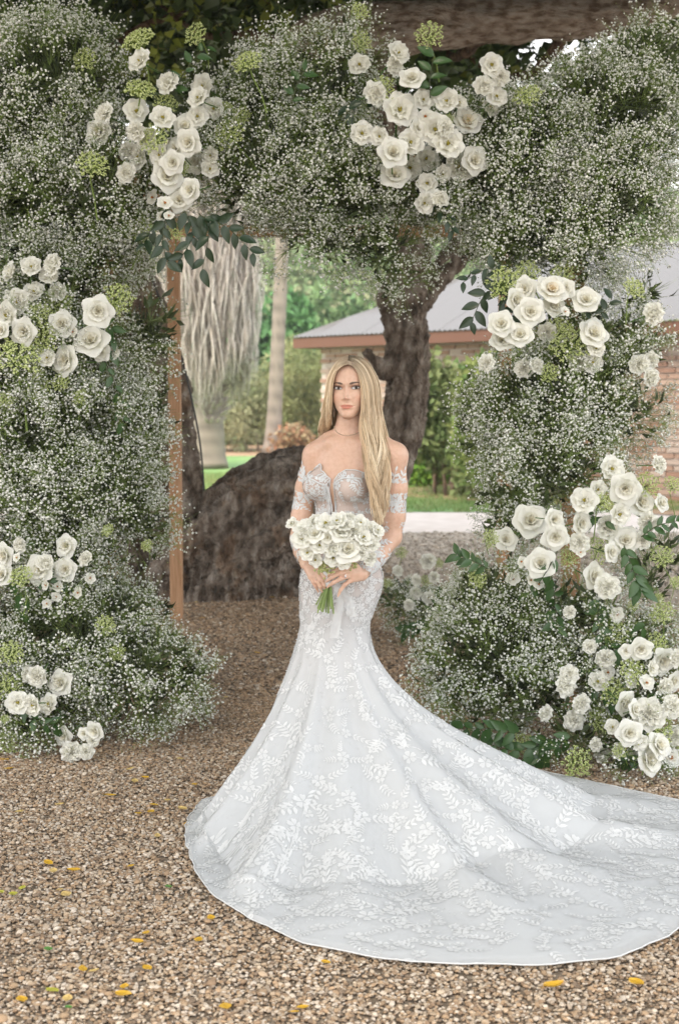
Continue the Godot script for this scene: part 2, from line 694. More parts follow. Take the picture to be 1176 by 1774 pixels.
func clump(n: int, spread: float, ln: float, wd: float, sd: int, twig := true) -> ArrayMesh:
	var r := RandomNumberGenerator.new()
	r.seed = sd
	var mb := MB.new()
	for i in n:
		var p := Vector3(r.randfn(0, 0.4), r.randfn(0, 0.4), r.randfn(0, 0.4)) * spread
		var d := (p.normalized() * 0.6 + Vector3(r.randf_range(-1, 1), r.randf_range(-0.9, 0.5), r.randf_range(-1, 1))).normalized()
		var s := d.cross(Vector3(r.randf_range(-1, 1), r.randf_range(-0.3, 1), r.randf_range(-1, 1))).normalized()
		var k := r.randf_range(0.75, 1.2)
		leaf_shape(mb, p, d, s, ln * k, wd * k, Color.WHITE * r.randf_range(0.8, 1.15))
	if twig:
		for i in 3:
			mb.tube([Vector3.ZERO, rdir_of(r) * spread * 0.8], [spread * 0.02, spread * 0.006], 3, Color(0.5, 0.35, 0.3))
	return mb.mesh()

func rdir_of(r: RandomNumberGenerator) -> Vector3:
	return Vector3(r.randfn(), r.randfn(), r.randfn()).normalized()

func hill_y(x: float, d: float) -> float:
	return maxf(0.0, (d - 46.0) * 0.20 + 3.0 * sin(x * 0.05 + 1.3) * smooth(46, 70, d) + 1.2 * sin(x * 0.17 + d * 0.1)) * smooth(45, 55, d)

func make_hillside() -> void:
	var mb := MB.new()
	for r in 40:
		for k in 60:
			var d := 45.0 + r * 2.9
			var x := -80.0 + k * 160.0 / 59.0
			mb.add(Vector3(x, hill_y(x, d), -d))
	mb.grid(40, 60, 0)
	for i in mb.ix.size() / 3:
		var q := mb.ix[i * 3]
		mb.ix[i * 3] = mb.ix[i * 3 + 1]
		mb.ix[i * 3 + 1] = q
	struct("hill", mb.mesh(), M["lawn_grass"])
	var trs := []
	var cols := []
	for i in 11000:
		var d := 48.0 + 95.0 * pow(rng.randf(), 1.1)
		var x := rf(-0.30, 0.34) * d
		var s := rf(0.7, 1.9)
		trs.append(Transform3D(Basis.from_euler(Vector3(rf(-0.3, 0.3), rf(0, TAU), rf(-0.3, 0.3))).scaled(Vector3(s, s * rf(0.7, 1.2), s)), Vector3(x, hill_y(x, d) + s * rf(0.1, 0.9), -d)))
		var c := Color(0.14, 0.23, 0.09).lerp(Color(0.27, 0.33, 0.16), rng.randf())
		if rng.randf() < 0.25:
			c = c.lerp(Color(0.30, 0.27, 0.16), 0.6)
		cols.append(c)
	scatter("hillside_wood", clump(110, 0.85, 0.17, 0.11, 11), M["far_leaf"], trs, cols)

# ---------------------------------------------------------------- brick house
func make_house() -> void:
	var a := Vector3(-0.37, 0, -27.6)
	var b := Vector3(6.3, 0, -20.6)
	var ln := a.distance_to(b)
	var dirx := (b - a) / ln
	var out := Vector3(dirx.z, 0, -dirx.x)          # towards the camera
	if out.z < 0:
		out = -out
	var tr := Transform3D(Basis(dirx, Vector3.UP, out), a)
	var o := thing("brick_house", "low brick house with corrugated metal hip roof behind the lawn", "house", a)
	o.transform = tr
	var hgt := 2.72
	var mb := MB.new()
	mb.box(Vector3(0, 0, -5.5), Vector3(ln, hgt, -0.04))
	part("wall", mb.mesh(true), M["mortar"], o)
	# bricks: those that show largest are parts of their own
	var bm := []
	for s in 4:
		var q := MB.new()
		var c: Color = [Color(0.45, 0.31, 0.245), Color(0.51, 0.385, 0.315), Color(0.56, 0.46, 0.40), Color(0.41, 0.255, 0.195)][s]
		q.box(Vector3(0, 0, -0.06), Vector3(0.27, 0.072, 0.0), c)
		bm.append(q.mesh(true))
	var single := [[], [], [], []]
	var rest := [[], [], [], []]
	var courses := int(hgt / 0.094)
	for r in courses:
		var x := 0.0 if r % 2 == 0 else -0.145
		while x < ln - 0.28:
			if x >= -0.01:
				var k := rng.randi() % 4
				var t := Transform3D(Basis.IDENTITY, Vector3(x + rf(-0.004, 0.004), 0.02 + r * 0.094, rf(-0.008, 0.006)))
				if x > ln - 3.6 and x < ln - 0.9:
					single[k].append(t)
				else:
					rest[k].append(t)
			x += 0.29
	var tot := 0
	for k in 4:
		var n: int = mini(single[k].size(), 75)
		tot += n
		for i in n:
			part("brick", bm[k], M["brick"], o, single[k][i])
		for i in range(n, single[k].size()):
			rest[k].append(single[k][i])
		var mm := scatter("brickwork" if k == 0 else "brickwork_%03d" % k, bm[k], M["brick"], rest[k], [], o)
		mm.set_meta("kind", "stuff")
	# roof: corrugated sheets on the front slope, plain hip ends
	var oh := 0.40
	var ey := hgt + 0.05
	var ry := ey + 1.55
	var back := -2.75
	var pitch := 0.19
	var nsheet := 11
	var w0 := (ln + 2.0 * oh) / nsheet
	for s in nsheet:
		var q := MB.new()
		var st := 0
		var steps := 16
		for r in 5:
			var f := r / 4.0
			for k in steps + 1:
				var x := -oh + s * w0 + w0 * k / steps
				var z := lerpf(oh, back, f)
				# the hip cuts the left and right corner sheets
				var lim := -oh + f * (back * -1.0 + oh)
				var xx := clampf(x, lim, ln + oh - f * (oh - back))
				q.add(Vector3(xx, lerpf(ey, ry, f) + 0.014 * sin(x / pitch * TAU * 1.6) + 0.004 * (s % 2), z))
		q.grid(5, steps + 1, st)
		for i in q.ix.size() / 3:
			var h := q.ix[i * 3]
			q.ix[i * 3] = q.ix[i * 3 + 1]
			q.ix[i * 3 + 1] = h
		part("roof_panel", q.mesh(), M["roof_metal"], o)
	for side in 2:
		var q := MB.new()
		var x0 := -oh if side == 0 else ln + oh
		var x1 := -oh + (oh - back) if side == 0 else ln + oh - (oh - back)
		q.add(Vector3(x0, ey, oh))
		q.add(Vector3(x1, ry, back))
		q.add(Vector3(x0, ey, -5.5 - oh))
		if side == 0:
			q.tri(0, 1, 2)
		else:
			q.tri(0, 2, 1)
		part("roof_hip", q.mesh(true), M["roof_metal"], o)
	var fb := MB.new()
	fb.box(Vector3(-oh + 0.03, ey - 0.21, oh - 0.07), Vector3(ln + oh - 0.03, ey - 0.015, oh - 0.03))
	fb.box(Vector3(-oh + 0.03, ey - 0.21, -5.5 - oh), Vector3(-oh + 0.07, ey - 0.015, oh - 0.08))
	part("fascia_board", fb.mesh(true), M["fascia"], o)
	var sb := MB.new()
	sb.box(Vector3(-oh + 0.08, ey - 0.2, -0.02), Vector3(ln + oh, ey - 0.17, oh - 0.08))
	part("soffit", sb.mesh(true), M["fascia"], o)
	# planted strip in front of the wall
	var st := MB.new()
	var p := [a + out * 0.02 - dirx * 1.5, b + out * 0.02, b + out * 2.2, a + out * 2.0 - dirx * 1.5]
	for q in p:
		st.add(Vector3(q.x, 0.016, q.z))
	st.quad(0, 1, 2, 3)
	struct("planting_bed", st.mesh(), M["mulch"])
	# a stone and a log lying in the bed by the wall
	var rk := MB.new()
	var f := Field.new()
	f.egg(Vector3.ZERO, Vector3(0.55, 0.34, 0.3), 0.3, 0.05)
	f.egg(Vector3(0.4, 0.0, 0.1), Vector3(0.4, 0.25, 0.25), -0.4, 0.05)
	f.mesh_into(rk, Vector3(-0.9, -0.5, -0.6), Vector3(1.0, 0.6, 0.6), 0.06, Color(1.4, 1.35, 1.3))
	var stone := part("boulder", rk.mesh(), M["bark"], null, Transform3D(Basis.IDENTITY, gp(765, 838) + Vector3(0, 0.2, 0)))
	tag(stone, "grey rounded boulder in the planting bed before the brick house", "boulder")

# ---------------------------------------------------------------- shrubs
func shrub(called: String, label: String, at: Vector3, rx: float, hgt: float, n: int, mesh: Mesh, c0: Color, c1: Color, stems := 4, group := "") -> void:
	var o := thing(called, label, "shrub", at, group)
	var trs := []
	var cols := []
	var lobes := []
	for i in 7:
		lobes.append([Vector3(rf(-0.6, 0.6) * rx, rf(0.35, 0.8) * hgt, rf(-0.5, 0.5) * rx), rf(0.3, 0.5)])
	for i in n:
		var l: Array = lobes[rng.randi() % lobes.size()]
		var p: Vector3 = l[0] + rdir() * pow(rng.randf(), 0.4) * l[1] * Vector3(rx, hgt * 0.75, rx)
		p.y = maxf(p.y, 0.05)
		trs.append(Transform3D(Basis.from_euler(Vector3(rf(-0.5, 0.5), rf(0, TAU), rf(-0.5, 0.5))).scaled(Vector3.ONE * rf(0.7, 1.3)), p))
		cols.append(c0.lerp(c1, rng.randf()))
	var f := scatter("foliage", mesh, M["far_leaf"], trs, cols, o)
	f.name = "foliage"
	for i in stems:
		var mb := MB.new()
		var q := Vector3(rf(-0.2, 0.2) * rx, 0, rf(-0.2, 0.2) * rx)
		mb.tube([q, q + Vector3(rf(-0.1, 0.1), hgt * 0.4, 0), lobes[i][0]], [0.035, 0.028, 0.012], 6, Color(0.8, 0.7, 0.6))
		part("stem", mb.mesh(), M["bark"], o)

func make_shrubs() -> void:
	var small := clump(26, 0.22, 0.13, 0.08, 21)
	var big := clump(16, 0.3, 0.34, 0.22, 22)
	var wisp := clump(40, 0.26, 0.20, 0.035, 23)
	shrub("climbing_shrub", "yellow green leafy shrub against the brick wall right of the rear trunk", gp(772, 860), 1.0, 2.25, 760, clump(22, 0.2, 0.12, 0.085, 24), Color(0.12, 0.18, 0.06), Color(0.30, 0.33, 0.13), 4)
	shrub("leafy_bush", "bright green low bush beside the rear trunk and the bride's shoulder", gp(728, 845), 0.55, 0.85, 170, small, Color(0.10, 0.26, 0.03), Color(0.22, 0.38, 0.05), 3)
	shrub("climbing_shrub", "green shrub at the house wall, half hidden by the right flower column", gp(858, 872), 0.8, 2.2, 260, small, Color(0.12, 0.2, 0.05), Color(0.3, 0.34, 0.1), 3)
	shrub("wispy_shrub", "pale yellow green wispy shrub behind the bride's shoulder", gp(520, 780), 2.4, 3.2, 420, wisp, Color(0.24, 0.29, 0.10), Color(0.42, 0.42, 0.2), 4)
	shrub("wispy_shrub", "pale grey green wispy shrub between the two palm trunks", gp(425, 782), 2.0, 2.3, 330, wisp, Color(0.22, 0.27, 0.12), Color(0.40, 0.38, 0.22), 4)
	shrub("broadleaf_shrub", "dark green broad leaved shrub behind the skirted palm", gp(455, 770), 2.2, 4.6, 380, big, Color(0.045, 0.13, 0.035), Color(0.10, 0.24, 0.07), 4)
	shrub("broadleaf_shrub", "mid green broad leaved shrub behind the slim palm trunk", gp(535, 768), 2.0, 4.9, 330, big, Color(0.06, 0.16, 0.04), Color(0.14, 0.27, 0.09), 4)
	shrub("flowering_shrub", "low rust tinged shrub at the foot of the slim palm", gp(508, 788), 0.7, 0.8, 110, small, Color(0.38, 0.17, 0.09), Color(0.42, 0.34, 0.2), 2)
	shrub("broadleaf_shrub", "large green shrub at far left behind the leaning trunk", gp(200, 775), 2.6, 4.5, 300, big, Color(0.07, 0.17, 0.05), Color(0.16, 0.28, 0.1), 4)
	shrub("broadleaf_shrub", "tall green shrub behind the left end of the house", gp(585, 765), 1.8, 5.2, 300, big, Color(0.09, 0.18, 0.06), Color(0.2, 0.3, 0.12), 4)

# ---------------------------------------------------------------- palms
func palm_trunk(at: Vector3, top: Vector3, r0: float, r1: float) -> ArrayMesh:
	var mb := MB.new()
	var pts := []
	var rad := []
	var n := 60
	for i in n + 1:
		var f := float(i) / n
		pts.append(at.lerp(top, f) + Vector3(sin(f * 3.0) * 0.08, 0, 0))
		rad.append(lerpf(r0, r1, f) * (1.0 + 0.035 * (i % 2) + rf(-0.015, 0.015)) + (0.12 * exp(-f * 25.0)))
	mb.tube(pts, rad, 14)
	for i in mb.c.size():
		mb.c[i] = Color.WHITE * ((0.72 if (i / 14) % 2 == 0 else 1.1) + 0.16 * sin(i * 12.9898 + i * i * 0.37))
	return mb.mesh()

func make_palms() -> void:
	# slim palm
	var b := gp(472, 786)
	var o := thing("palm_tree", "slim pale palm trunk rising behind the lawn", "palm tree", b)
	part("trunk", palm_trunk(Vector3.ZERO, Vector3(0.45, 12.5, 0), 0.21, 0.17), M["palm_trunk"], o)
	fronds(o, Vector3(0.45, 12.5, 0), 2.6, 12)
	# palm wearing a skirt of dead fronds
	b = gp(362, 812)
	o = thing("palm_tree", "palm wrapped in a thick hanging skirt of dead grey fronds", "palm tree", b)
	part("trunk", palm_trunk(Vector3.ZERO, Vector3(-0.2, 9.5, 0), 0.34, 0.26), M["palm_trunk"], o)
	var mb := MB.new()
	for i in 4600:
		var a := rf(0, TAU)
		var y := rf(1.9, 9.2)
		var env := along([1.5, 0.42, 2.1, 0.72, 2.9, 1.05, 4.4, 1.12, 7.0, 1.0, 9.2, 0.6], y)
		var rr := env * rf(0.72, 1.06)
		var ln := rf(0.5, 1.5)
		var p := Vector3(cos(a) * rr, y, sin(a) * rr)
		var q := Vector3(cos(a) * rr * rf(0.85, 1.05), y - ln, sin(a) * rr * rf(0.85, 1.05))
		if q.y < 1.3 + 0.5 * (1 + sin(a * 3.0)):
			q.y = 1.3 + 0.5 * (1 + sin(a * 3.0)) + rf(0, 0.6)
		var wild := rf(-0.12, 0.12)
		p += Vector3(wild, 0, 0)
		q += Vector3(-wild * 0.6 + rf(-0.1, 0.1), 0, rf(-0.05, 0.1))
		var tone := Color(0.74, 0.67, 0.61).lerp(Color(0.20, 0.14, 0.105), pow(rng.randf(), 1.9))
		tone = tone.lerp(Color(0.74, 0.70, 0.66), rf(0, 0.4))
		var mid := p.lerp(q, 0.5) + Vector3(cos(a) * rf(0, 0.09) + rf(-0.04, 0.04), 0, sin(a) * rf(0, 0.09))
		mb.tube([p, mid, q], [rf(0.012, 0.03), rf(0.018, 0.042), 0.006], 4, tone, tone * rf(0.8, 1.1), false, 0.35)
	for i in 90:     # boot stubs under the skirt
		var a := rf(0, TAU)
		var y := rf(1.0, 2.0)
		var d := Vector3(cos(a), 0.6, sin(a))
		var p := Vector3(cos(a) * 0.3, y, sin(a) * 0.3)
		mb.tube([p, p + d * rf(0.12, 0.25)], [0.05, 0.02], 4, Color(0.42, 0.36, 0.32))
	var sk := part("dead_frond_skirt", mb.mesh(), M["dead_frond"], o)
	sk.set_meta("kind", "stuff")
	fronds(o, Vector3(-0.2, 9.6, 0), 2.4, 12)

func fronds(o: Node3D, top: Vector3, ln: float, n: int) -> void:
	for i in n:
		var a := TAU * i / n + rf(-0.2, 0.2)
		var lift := rf(0.1, 0.9)
		var mb := MB.new()
		var pts := []
		for k in 7:
			var f := k / 6.0
			pts.append(top + Vector3(cos(a), 0, sin(a)) * ln * f + Vector3(0, ln * (lift * f - 0.9 * f * f), 0))
		mb.tube(pts, [0.04, 0.035, 0.03, 0.025, 0.02, 0.015, 0.008], 4, Color(0.16, 0.24, 0.08))
		for k in 22:
			var f := 0.3 + 0.7 * k / 21.0
			var p := path_at(pts, f)
			for s in [-1.0, 1.0]:
				var d: Vector3 = (Vector3(-sin(a), 0, cos(a)) * s + Vector3(cos(a), -0.4, sin(a)) * 0.7).normalized()
				leaf_shape(mb, p, d, Vector3.UP.cross(d).normalized(), 0.6, 0.05, Color(0.10, 0.2, 0.05))
		part("frond", mb.mesh(), M["far_leaf"], o)

# ---------------------------------------------------------------- the old tree
func make_tree() -> void:
	var d := 11.6
	var o := thing("old_tree", "huge gnarled tree with a leaning left trunk and a low sprawling limb", "tree", gp(390, 1030))
	old_tree = o
	var f := Field.new()
	var u := d / FOC
	# leaning trunk
	var ax := [pt(275, 1020, d + 0.1), pt(285, 900, d), pt(272, 760, d), pt(240, 620, d), pt(195, 480, d + 0.1), pt(150, 330, d + 0.1), pt(120, 150, d)]
	var ar := [85 * u, 72 * u, 66 * u, 68 * u, 72 * u, 66 * u, 60 * u]
	strands(f, ax, ar, 8, 1.1, 3)
	# sprawling limb towards the right
	ax = [pt(345, 1010, d), pt(400, 955, d - 0.1), pt(462, 905, d), pt(535, 872, d + 0.1), pt(612, 868, d + 0.1), pt(652, 828, d), pt(692, 758, d), pt(706, 660, d), pt(705, 575, d), pt(697, 510, d)]
	ar = [82 * u, 86 * u, 96 * u, 98 * u, 78 * u, 49 * u, 36 * u, 33 * u, 34 * u, 36 * u]
	strands(f, ax, ar, 8, -1.9, 5)
	f.chain([pt(480, 960, d), pt(545, 965, d + 0.1), pt(600, 940, d + 0.2)], [50 * u, 52 * u, 46 * u], 0.03)
	for q in [[455, 955, 0.07], [372, 940, 0.06]]:
		f.egg(pt(q[0], q[1], d - 0.32), Vector3(q[2] * 1.3, q[2], q[2]), 0.0, 0.05)
	f.egg(pt(470, 850, d + 0.1), Vector3(0.22, 0.16, 0.2), 0.0, 0.12)
	# fork of the rising trunk
	f.chain([pt(694, 510, d), pt(716, 440, d), pt(706, 350, d), pt(672, 210, d - 0.3), pt(640, 100, d - 0.6), pt(640, 50, d - 0.9)], [38 * u, 26 * u, 25 * u, 26 * u, 28 * u, 28 * u], 0.06)
	f.chain([pt(722, 535, d), pt(768, 478, d), pt(822, 428, d), pt(900, 330, d), pt(960, 170, d)], [17 * u, 13 * u, 11 * u, 10 * u, 6 * u], 0.06)
	f.chain([pt(705, 520, d), pt(740, 475, d + 0.2), pt(790, 420, d + 0.3), pt(830, 330, d + 0.3)], [16 * u, 11 * u, 9 * u, 6 * u], 0.05)
	f.chain([pt(700, 600, d), pt(668, 640, d - 0.1), pt(636, 612, d - 0.25)], [24 * u, 14 * u, 7 * u], 0.05)
	# root flare
	for r in [[250, 1010, 215, 1036], [300, 1005, 330, 1044], [345, 1000, 380, 1040], [420, 1000, 430, 1040], [480, 1005, 500, 1040], [560, 1000, 590, 1030], [395, 1000, 455, 1036], [520, 1005, 545, 1038]]:
		f.bone(pt(r[0], r[1], d), pt(r[2], r[3], d - 0.25), 34 * u, 18 * u, 0.05)
	var mb := MB.new()
	f.mesh_into(mb, pt(20, 1060, d) + Vector3(0, -0.1, -0.7), pt(1000, 60, d) + Vector3(0.2, 0.3, 1.3), 0.022)
	var nz := FastNoiseLite.new()
	nz.noise_type = FastNoiseLite.TYPE_SIMPLEX
	nz.fractal_type = FastNoiseLite.FRACTAL_RIDGED
	nz.fractal_octaves = 3
	nz.frequency = 1.0
	nz.seed = 7
	var lump := FastNoiseLite.new()
	lump.frequency = 2.4
	lump.seed = 3
	var tone := FastNoiseLite.new()
	tone.frequency = 3.0
	tone.seed = 12
	tone.fractal_octaves = 4
	mb.mesh()
	var arr := mb.mesh().surface_get_arrays(0)
	var nn: PackedVector3Array = arr[Mesh.ARRAY_NORMAL]
	for i in mb.v.size():
		var p := mb.v[i]
		var q := p + Vector3(lump.get_noise_3d(p.x, p.y, p.z + 9.0), lump.get_noise_3d(p.x + 7.0, p.y, p.z), 0) * 0.35
		var px := p.x * FOC / -p.z + 588.0
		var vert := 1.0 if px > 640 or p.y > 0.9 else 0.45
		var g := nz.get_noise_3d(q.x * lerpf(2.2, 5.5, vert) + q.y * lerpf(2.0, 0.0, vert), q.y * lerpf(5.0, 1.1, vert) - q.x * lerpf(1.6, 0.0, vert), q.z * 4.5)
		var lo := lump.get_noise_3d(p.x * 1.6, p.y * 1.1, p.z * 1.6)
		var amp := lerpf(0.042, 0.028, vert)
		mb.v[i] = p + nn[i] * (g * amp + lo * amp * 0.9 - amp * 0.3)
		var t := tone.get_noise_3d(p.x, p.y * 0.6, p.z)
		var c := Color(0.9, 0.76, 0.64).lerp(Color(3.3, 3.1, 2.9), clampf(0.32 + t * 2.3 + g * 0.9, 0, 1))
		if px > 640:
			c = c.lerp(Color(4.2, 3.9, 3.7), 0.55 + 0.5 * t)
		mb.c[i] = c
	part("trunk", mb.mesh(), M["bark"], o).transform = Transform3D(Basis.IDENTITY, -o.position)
	# great limb across the top
	var lm := MB.new()
	var p3 := [pt(500, 78, 10.4), pt(560, 60, 10.2), pt(620, 52, 10.1), pt(700, 48, 10.0), pt(780, 42, 10.0), pt(860, 36, 10.0), pt(950, 34, 10.0), pt(1040, 26, 10.0), pt(1120, 10, 10.0), pt(1230, -30, 10.1), pt(1330, -90, 10.3)]
	var r3 := [0.10, 0.15, 0.17, 0.165, 0.15, 0.14, 0.14, 0.13, 0.115, 0.11, 0.10]
	var pts := []
	var rad := []
	for i in 101:
		var t := i / 100.0
		pts.append(path_at(p3, t))
		var k := t * 10.0
		rad.append(lerpf(r3[mini(int(k), 9)], r3[mini(int(k) + 1, 10)], k - int(k)))
	lm.tube(pts, rad, 40)
	var la := lm.mesh().surface_get_arrays(0)
	var ln: PackedVector3Array = la[Mesh.ARRAY_NORMAL]
	for i in lm.v.size():
		var p := lm.v[i]
		var g := nz.get_noise_3d(p.x * 1.6, p.y * 7.0, p.z * 7.0)
		lm.v[i] = p + ln[i] * (g * 0.022 + lump.get_noise_3d(p.x * 1.5, p.y * 1.5, p.z * 1.5) * 0.035)
	var limb := part("limb", lm.mesh(), M["limb_bark"], o)
	limb.transform = Transform3D(Basis.IDENTITY, -o.position)
	# smaller branches among the leaves
	for bz in [[[640, 60, 10.2], [560, 120, 10.6], [520, 90, 11], [480, 40, 11.4]], [[860, 40, 10.1], [800, 95, 10.6], [770, 90, 11], [700, 60, 11.6]], [[1000, 30, 10.1], [930, 120, 10.6], [860, 130, 11.2], [790, 80, 11.8]], [[120, 150, 11.6], [220, 60, 11.2], [330, 20, 11]], [[150, 330, 11.6], [40, 180, 11.2], [-40, 60, 11]], [[960, 170, 11.6], [1010, 120, 11.4], [1090, 90, 11.2], [1180, 40, 11]], [[640, 60, 10.6], [600, 160, 11], [560, 240, 11.4]], [[600, 240, 11.4], [530, 170, 11.2], [505, 60, 11.2], [498, -80, 11.2]], [[500, 78, 10.4], [430, 60, 10.8], [350, 60, 11.2], [280, 10, 11.5]]]:
		var q := []
		for k in bz:
			q.append(pt(k[0], k[1], k[2]))
		var sp := []
		var sr := []
		for i in 25:
			sp.append(path_at(q, i / 24.0) + Vector3(rf(-0.01, 0.01), rf(-0.01, 0.01), 0))
			sr.append(lerpf(0.05, 0.012, i / 24.0))
		var bm := MB.new()
		bm.tube(sp, sr, 8, Color(0.7, 0.55, 0.45))
		part("branch", bm.mesh(), M["bark"], o).transform = Transform3D(Basis.IDENTITY, -o.position)
	# electric cable tied along the trunk
	var cb := MB.new()
	var cp := []
	for k in [[262, 480], [288, 545], [312, 610], [332, 690], [347, 770], [354, 850]]:
		cp.append(pt(k[0], k[1], 11.25))
	var cp2 := []
	for i in 30:
		cp2.append(path_at(cp, i / 29.0))
	var cr := []
	cr.resize(30)
	cr.fill(0.008)
	cb.tube(cp2, cr, 6, Color(0.03, 0.03, 0.03))
	tag(part("cable", cb.mesh(), M["stem"]), "thin dark cable running down the edge of the leaning trunk", "cable")

func strands(f: Field, ax: Array, ar: Array, n: int, twist: float, sd: int) -> void:
	# a trunk that looks woven from ropes of wood: a core and strands that wind round it
	var core := []
	for r in ar:
		core.append(r * 0.76)
	f.chain(ax, core, 0.05)
	var r0 := RandomNumberGenerator.new()
	r0.seed = sd
	var m := (ax.size() - 1) * 2
	for s in n:
		var a0 := TAU * s / n + r0.randf_range(-0.2, 0.2)
		var pts := []
		var rad := []
		for i in m + 1:
			var t := float(i) / m
			var p := path_at(ax, t)
			var tan := (path_at(ax, minf(t + 0.03, 1.0)) - path_at(ax, maxf(t - 0.03, 0.0))).normalized()
			var side := tan.cross(Vector3.BACK).normalized()
			var up := side.cross(tan)
			var k := t * (ar.size() - 1)
			var ki := mini(int(k), ar.size() - 2)
			var rr: float = lerpf(ar[ki], ar[ki + 1], k - ki)
			var a := a0 + twist * t + 0.35 * sin(t * 9.0 + s * 2.0)
			var flare := 1.0 + 0.45 * exp(-t * 9.0)
			pts.append(p + (side * cos(a) + up * sin(a)) * rr * 0.80 * flare)
			rad.append(rr * r0.randf_range(0.22, 0.36))
		f.chain(pts, rad, 0.012)

func make_canopy() -> void:
	var mesh := clump(22, 0.26, 0.095, 0.075, 31)
	var trs := []
	var cols := []
	for i in 5200:
		var d := rf(10.7, 15.5)
		var px := rf(-350, 1500)
		var py := rf(-700, 130)
		var p := pt(px, py, d)
		if py > 60 and rng.randf() < 0.45:
			continue
		if px > 880 and px < 1060 and py > -120 and rng.randf() < 0.8:
			continue
		if px > 230 and px < 420 and py > -120 and rng.randf() < 0.35:
			continue
		if px > 850 and py > -40 and rng.randf() < 0.62:
			continue
		if px > 380 and px < 520 and py > -60 and rng.randf() < 0.5:
			continue
		trs.append(Transform3D(Basis.from_euler(Vector3(rf(-1, 1), rf(0, TAU), rf(-1, 1))).scaled(Vector3.ONE * rf(0.8, 1.3)), p))
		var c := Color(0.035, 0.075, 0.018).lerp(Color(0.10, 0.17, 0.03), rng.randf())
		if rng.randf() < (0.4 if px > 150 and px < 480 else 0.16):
			c = Color(0.30, 0.37, 0.05) * rf(0.6, 1.1)  # backlit leaves: the light is put into a brighter leaf colour
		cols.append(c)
	# the crown goes on above the frame and shades the arch
	for i in 1900:
		var x := rf(-9.0, 5.5)
		var z := rf(-9.5, 0.6)
		trs.append(Transform3D(Basis.from_euler(Vector3(rf(-1, 1), rf(0, TAU), rf(-1, 1))).scaled(Vector3.ONE * rf(1.2, 2.0)), Vector3(x, rf(4.9, 6.6) + 0.04 * x * x * 0.3, z)))
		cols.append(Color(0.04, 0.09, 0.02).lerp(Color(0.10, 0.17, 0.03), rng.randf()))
	for i in 5200:
		var a := rf(0, TAU)
		var r := sqrt(rng.randf()) * 6.5
		var at := Vector3(cos(a) * r * 1.2, rf(4.9, 7.0) - r * 0.1, -11.8 + sin(a) * r * 0.85)
		var sx := 588.0 + at.x / -at.z * FOC
		var sy := 690.0 - (at.y - CAM_H) / -at.z * FOC
		if sx > 900 and sx < 1080 and sy > -60 and rng.randf() < 0.85:
			continue
		trs.append(Transform3D(Basis.from_euler(Vector3(rf(-1, 1), rf(0, TAU), rf(-1, 1))).scaled(Vector3.ONE * rf(1.0, 1.9)), at))
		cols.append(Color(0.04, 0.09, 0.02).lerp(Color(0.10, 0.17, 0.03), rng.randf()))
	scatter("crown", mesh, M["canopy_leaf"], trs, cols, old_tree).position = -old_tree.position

# ---------------------------------------------------------------- the arch
func make_arch_frame() -> void:
	var o := thing("wooden_arch", "square sawn timber frame carrying the flowers, rear left post bare", "arch", Vector3(0, 0, -8.6))
	var h := 2.74
	var w := 0.043
	for s in [[-1.175, -1.6], [1.175, -1.6], [-1.175, 1.4], [1.175, 1.4]]:
		var mb := MB.new()
		bevel_box(mb, Vector3(s[0] - w, 0, s[1] - w), Vector3(s[0] + w, h, s[1] + w), 0.004)
		part("post", mb.mesh(true), M["sawn_wood"], o)
	for s in [-1.6, 1.4]:
		var mb := MB.new()
		bevel_box(mb, Vector3(-1.25, h + 0.002, s - w), Vector3(1.25, h + 0.078, s + w), 0.004)
		part("beam", mb.mesh(true), M["sawn_wood"], o)
	for s in [-1.175, 1.175]:
		var mb := MB.new()
		bevel_box(mb, Vector3(s - w, h + 0.08, -1.64), Vector3(s + w, h + 0.15, 1.44), 0.004)
		part("beam", mb.mesh(true), M["sawn_wood"], o)

func bevel_box(mb: MB, lo: Vector3, hi: Vector3, b: float) -> void:
	var a := [Vector2(lo.x + b, lo.z), Vector2(hi.x - b, lo.z), Vector2(hi.x, lo.z + b), Vector2(hi.x, hi.z - b), Vector2(hi.x - b, hi.z), Vector2(lo.x + b, hi.z), Vector2(lo.x, hi.z - b), Vector2(lo.x, lo.z + b)]
	var s := mb.v.size()
	for y in [lo.y, hi.y]:
		for q in a:
			mb.add(Vector3(q.x, y, q.y))
	for k in 8:
		mb.quad(s + k, s + 8 + k, s + 8 + (k + 1) % 8, s + (k + 1) % 8)
	for k in range(1, 7):
		mb.tri(s + 8, s + 8 + k + 1, s + 8 + k)
		mb.tri(s, s + k, s + k + 1)

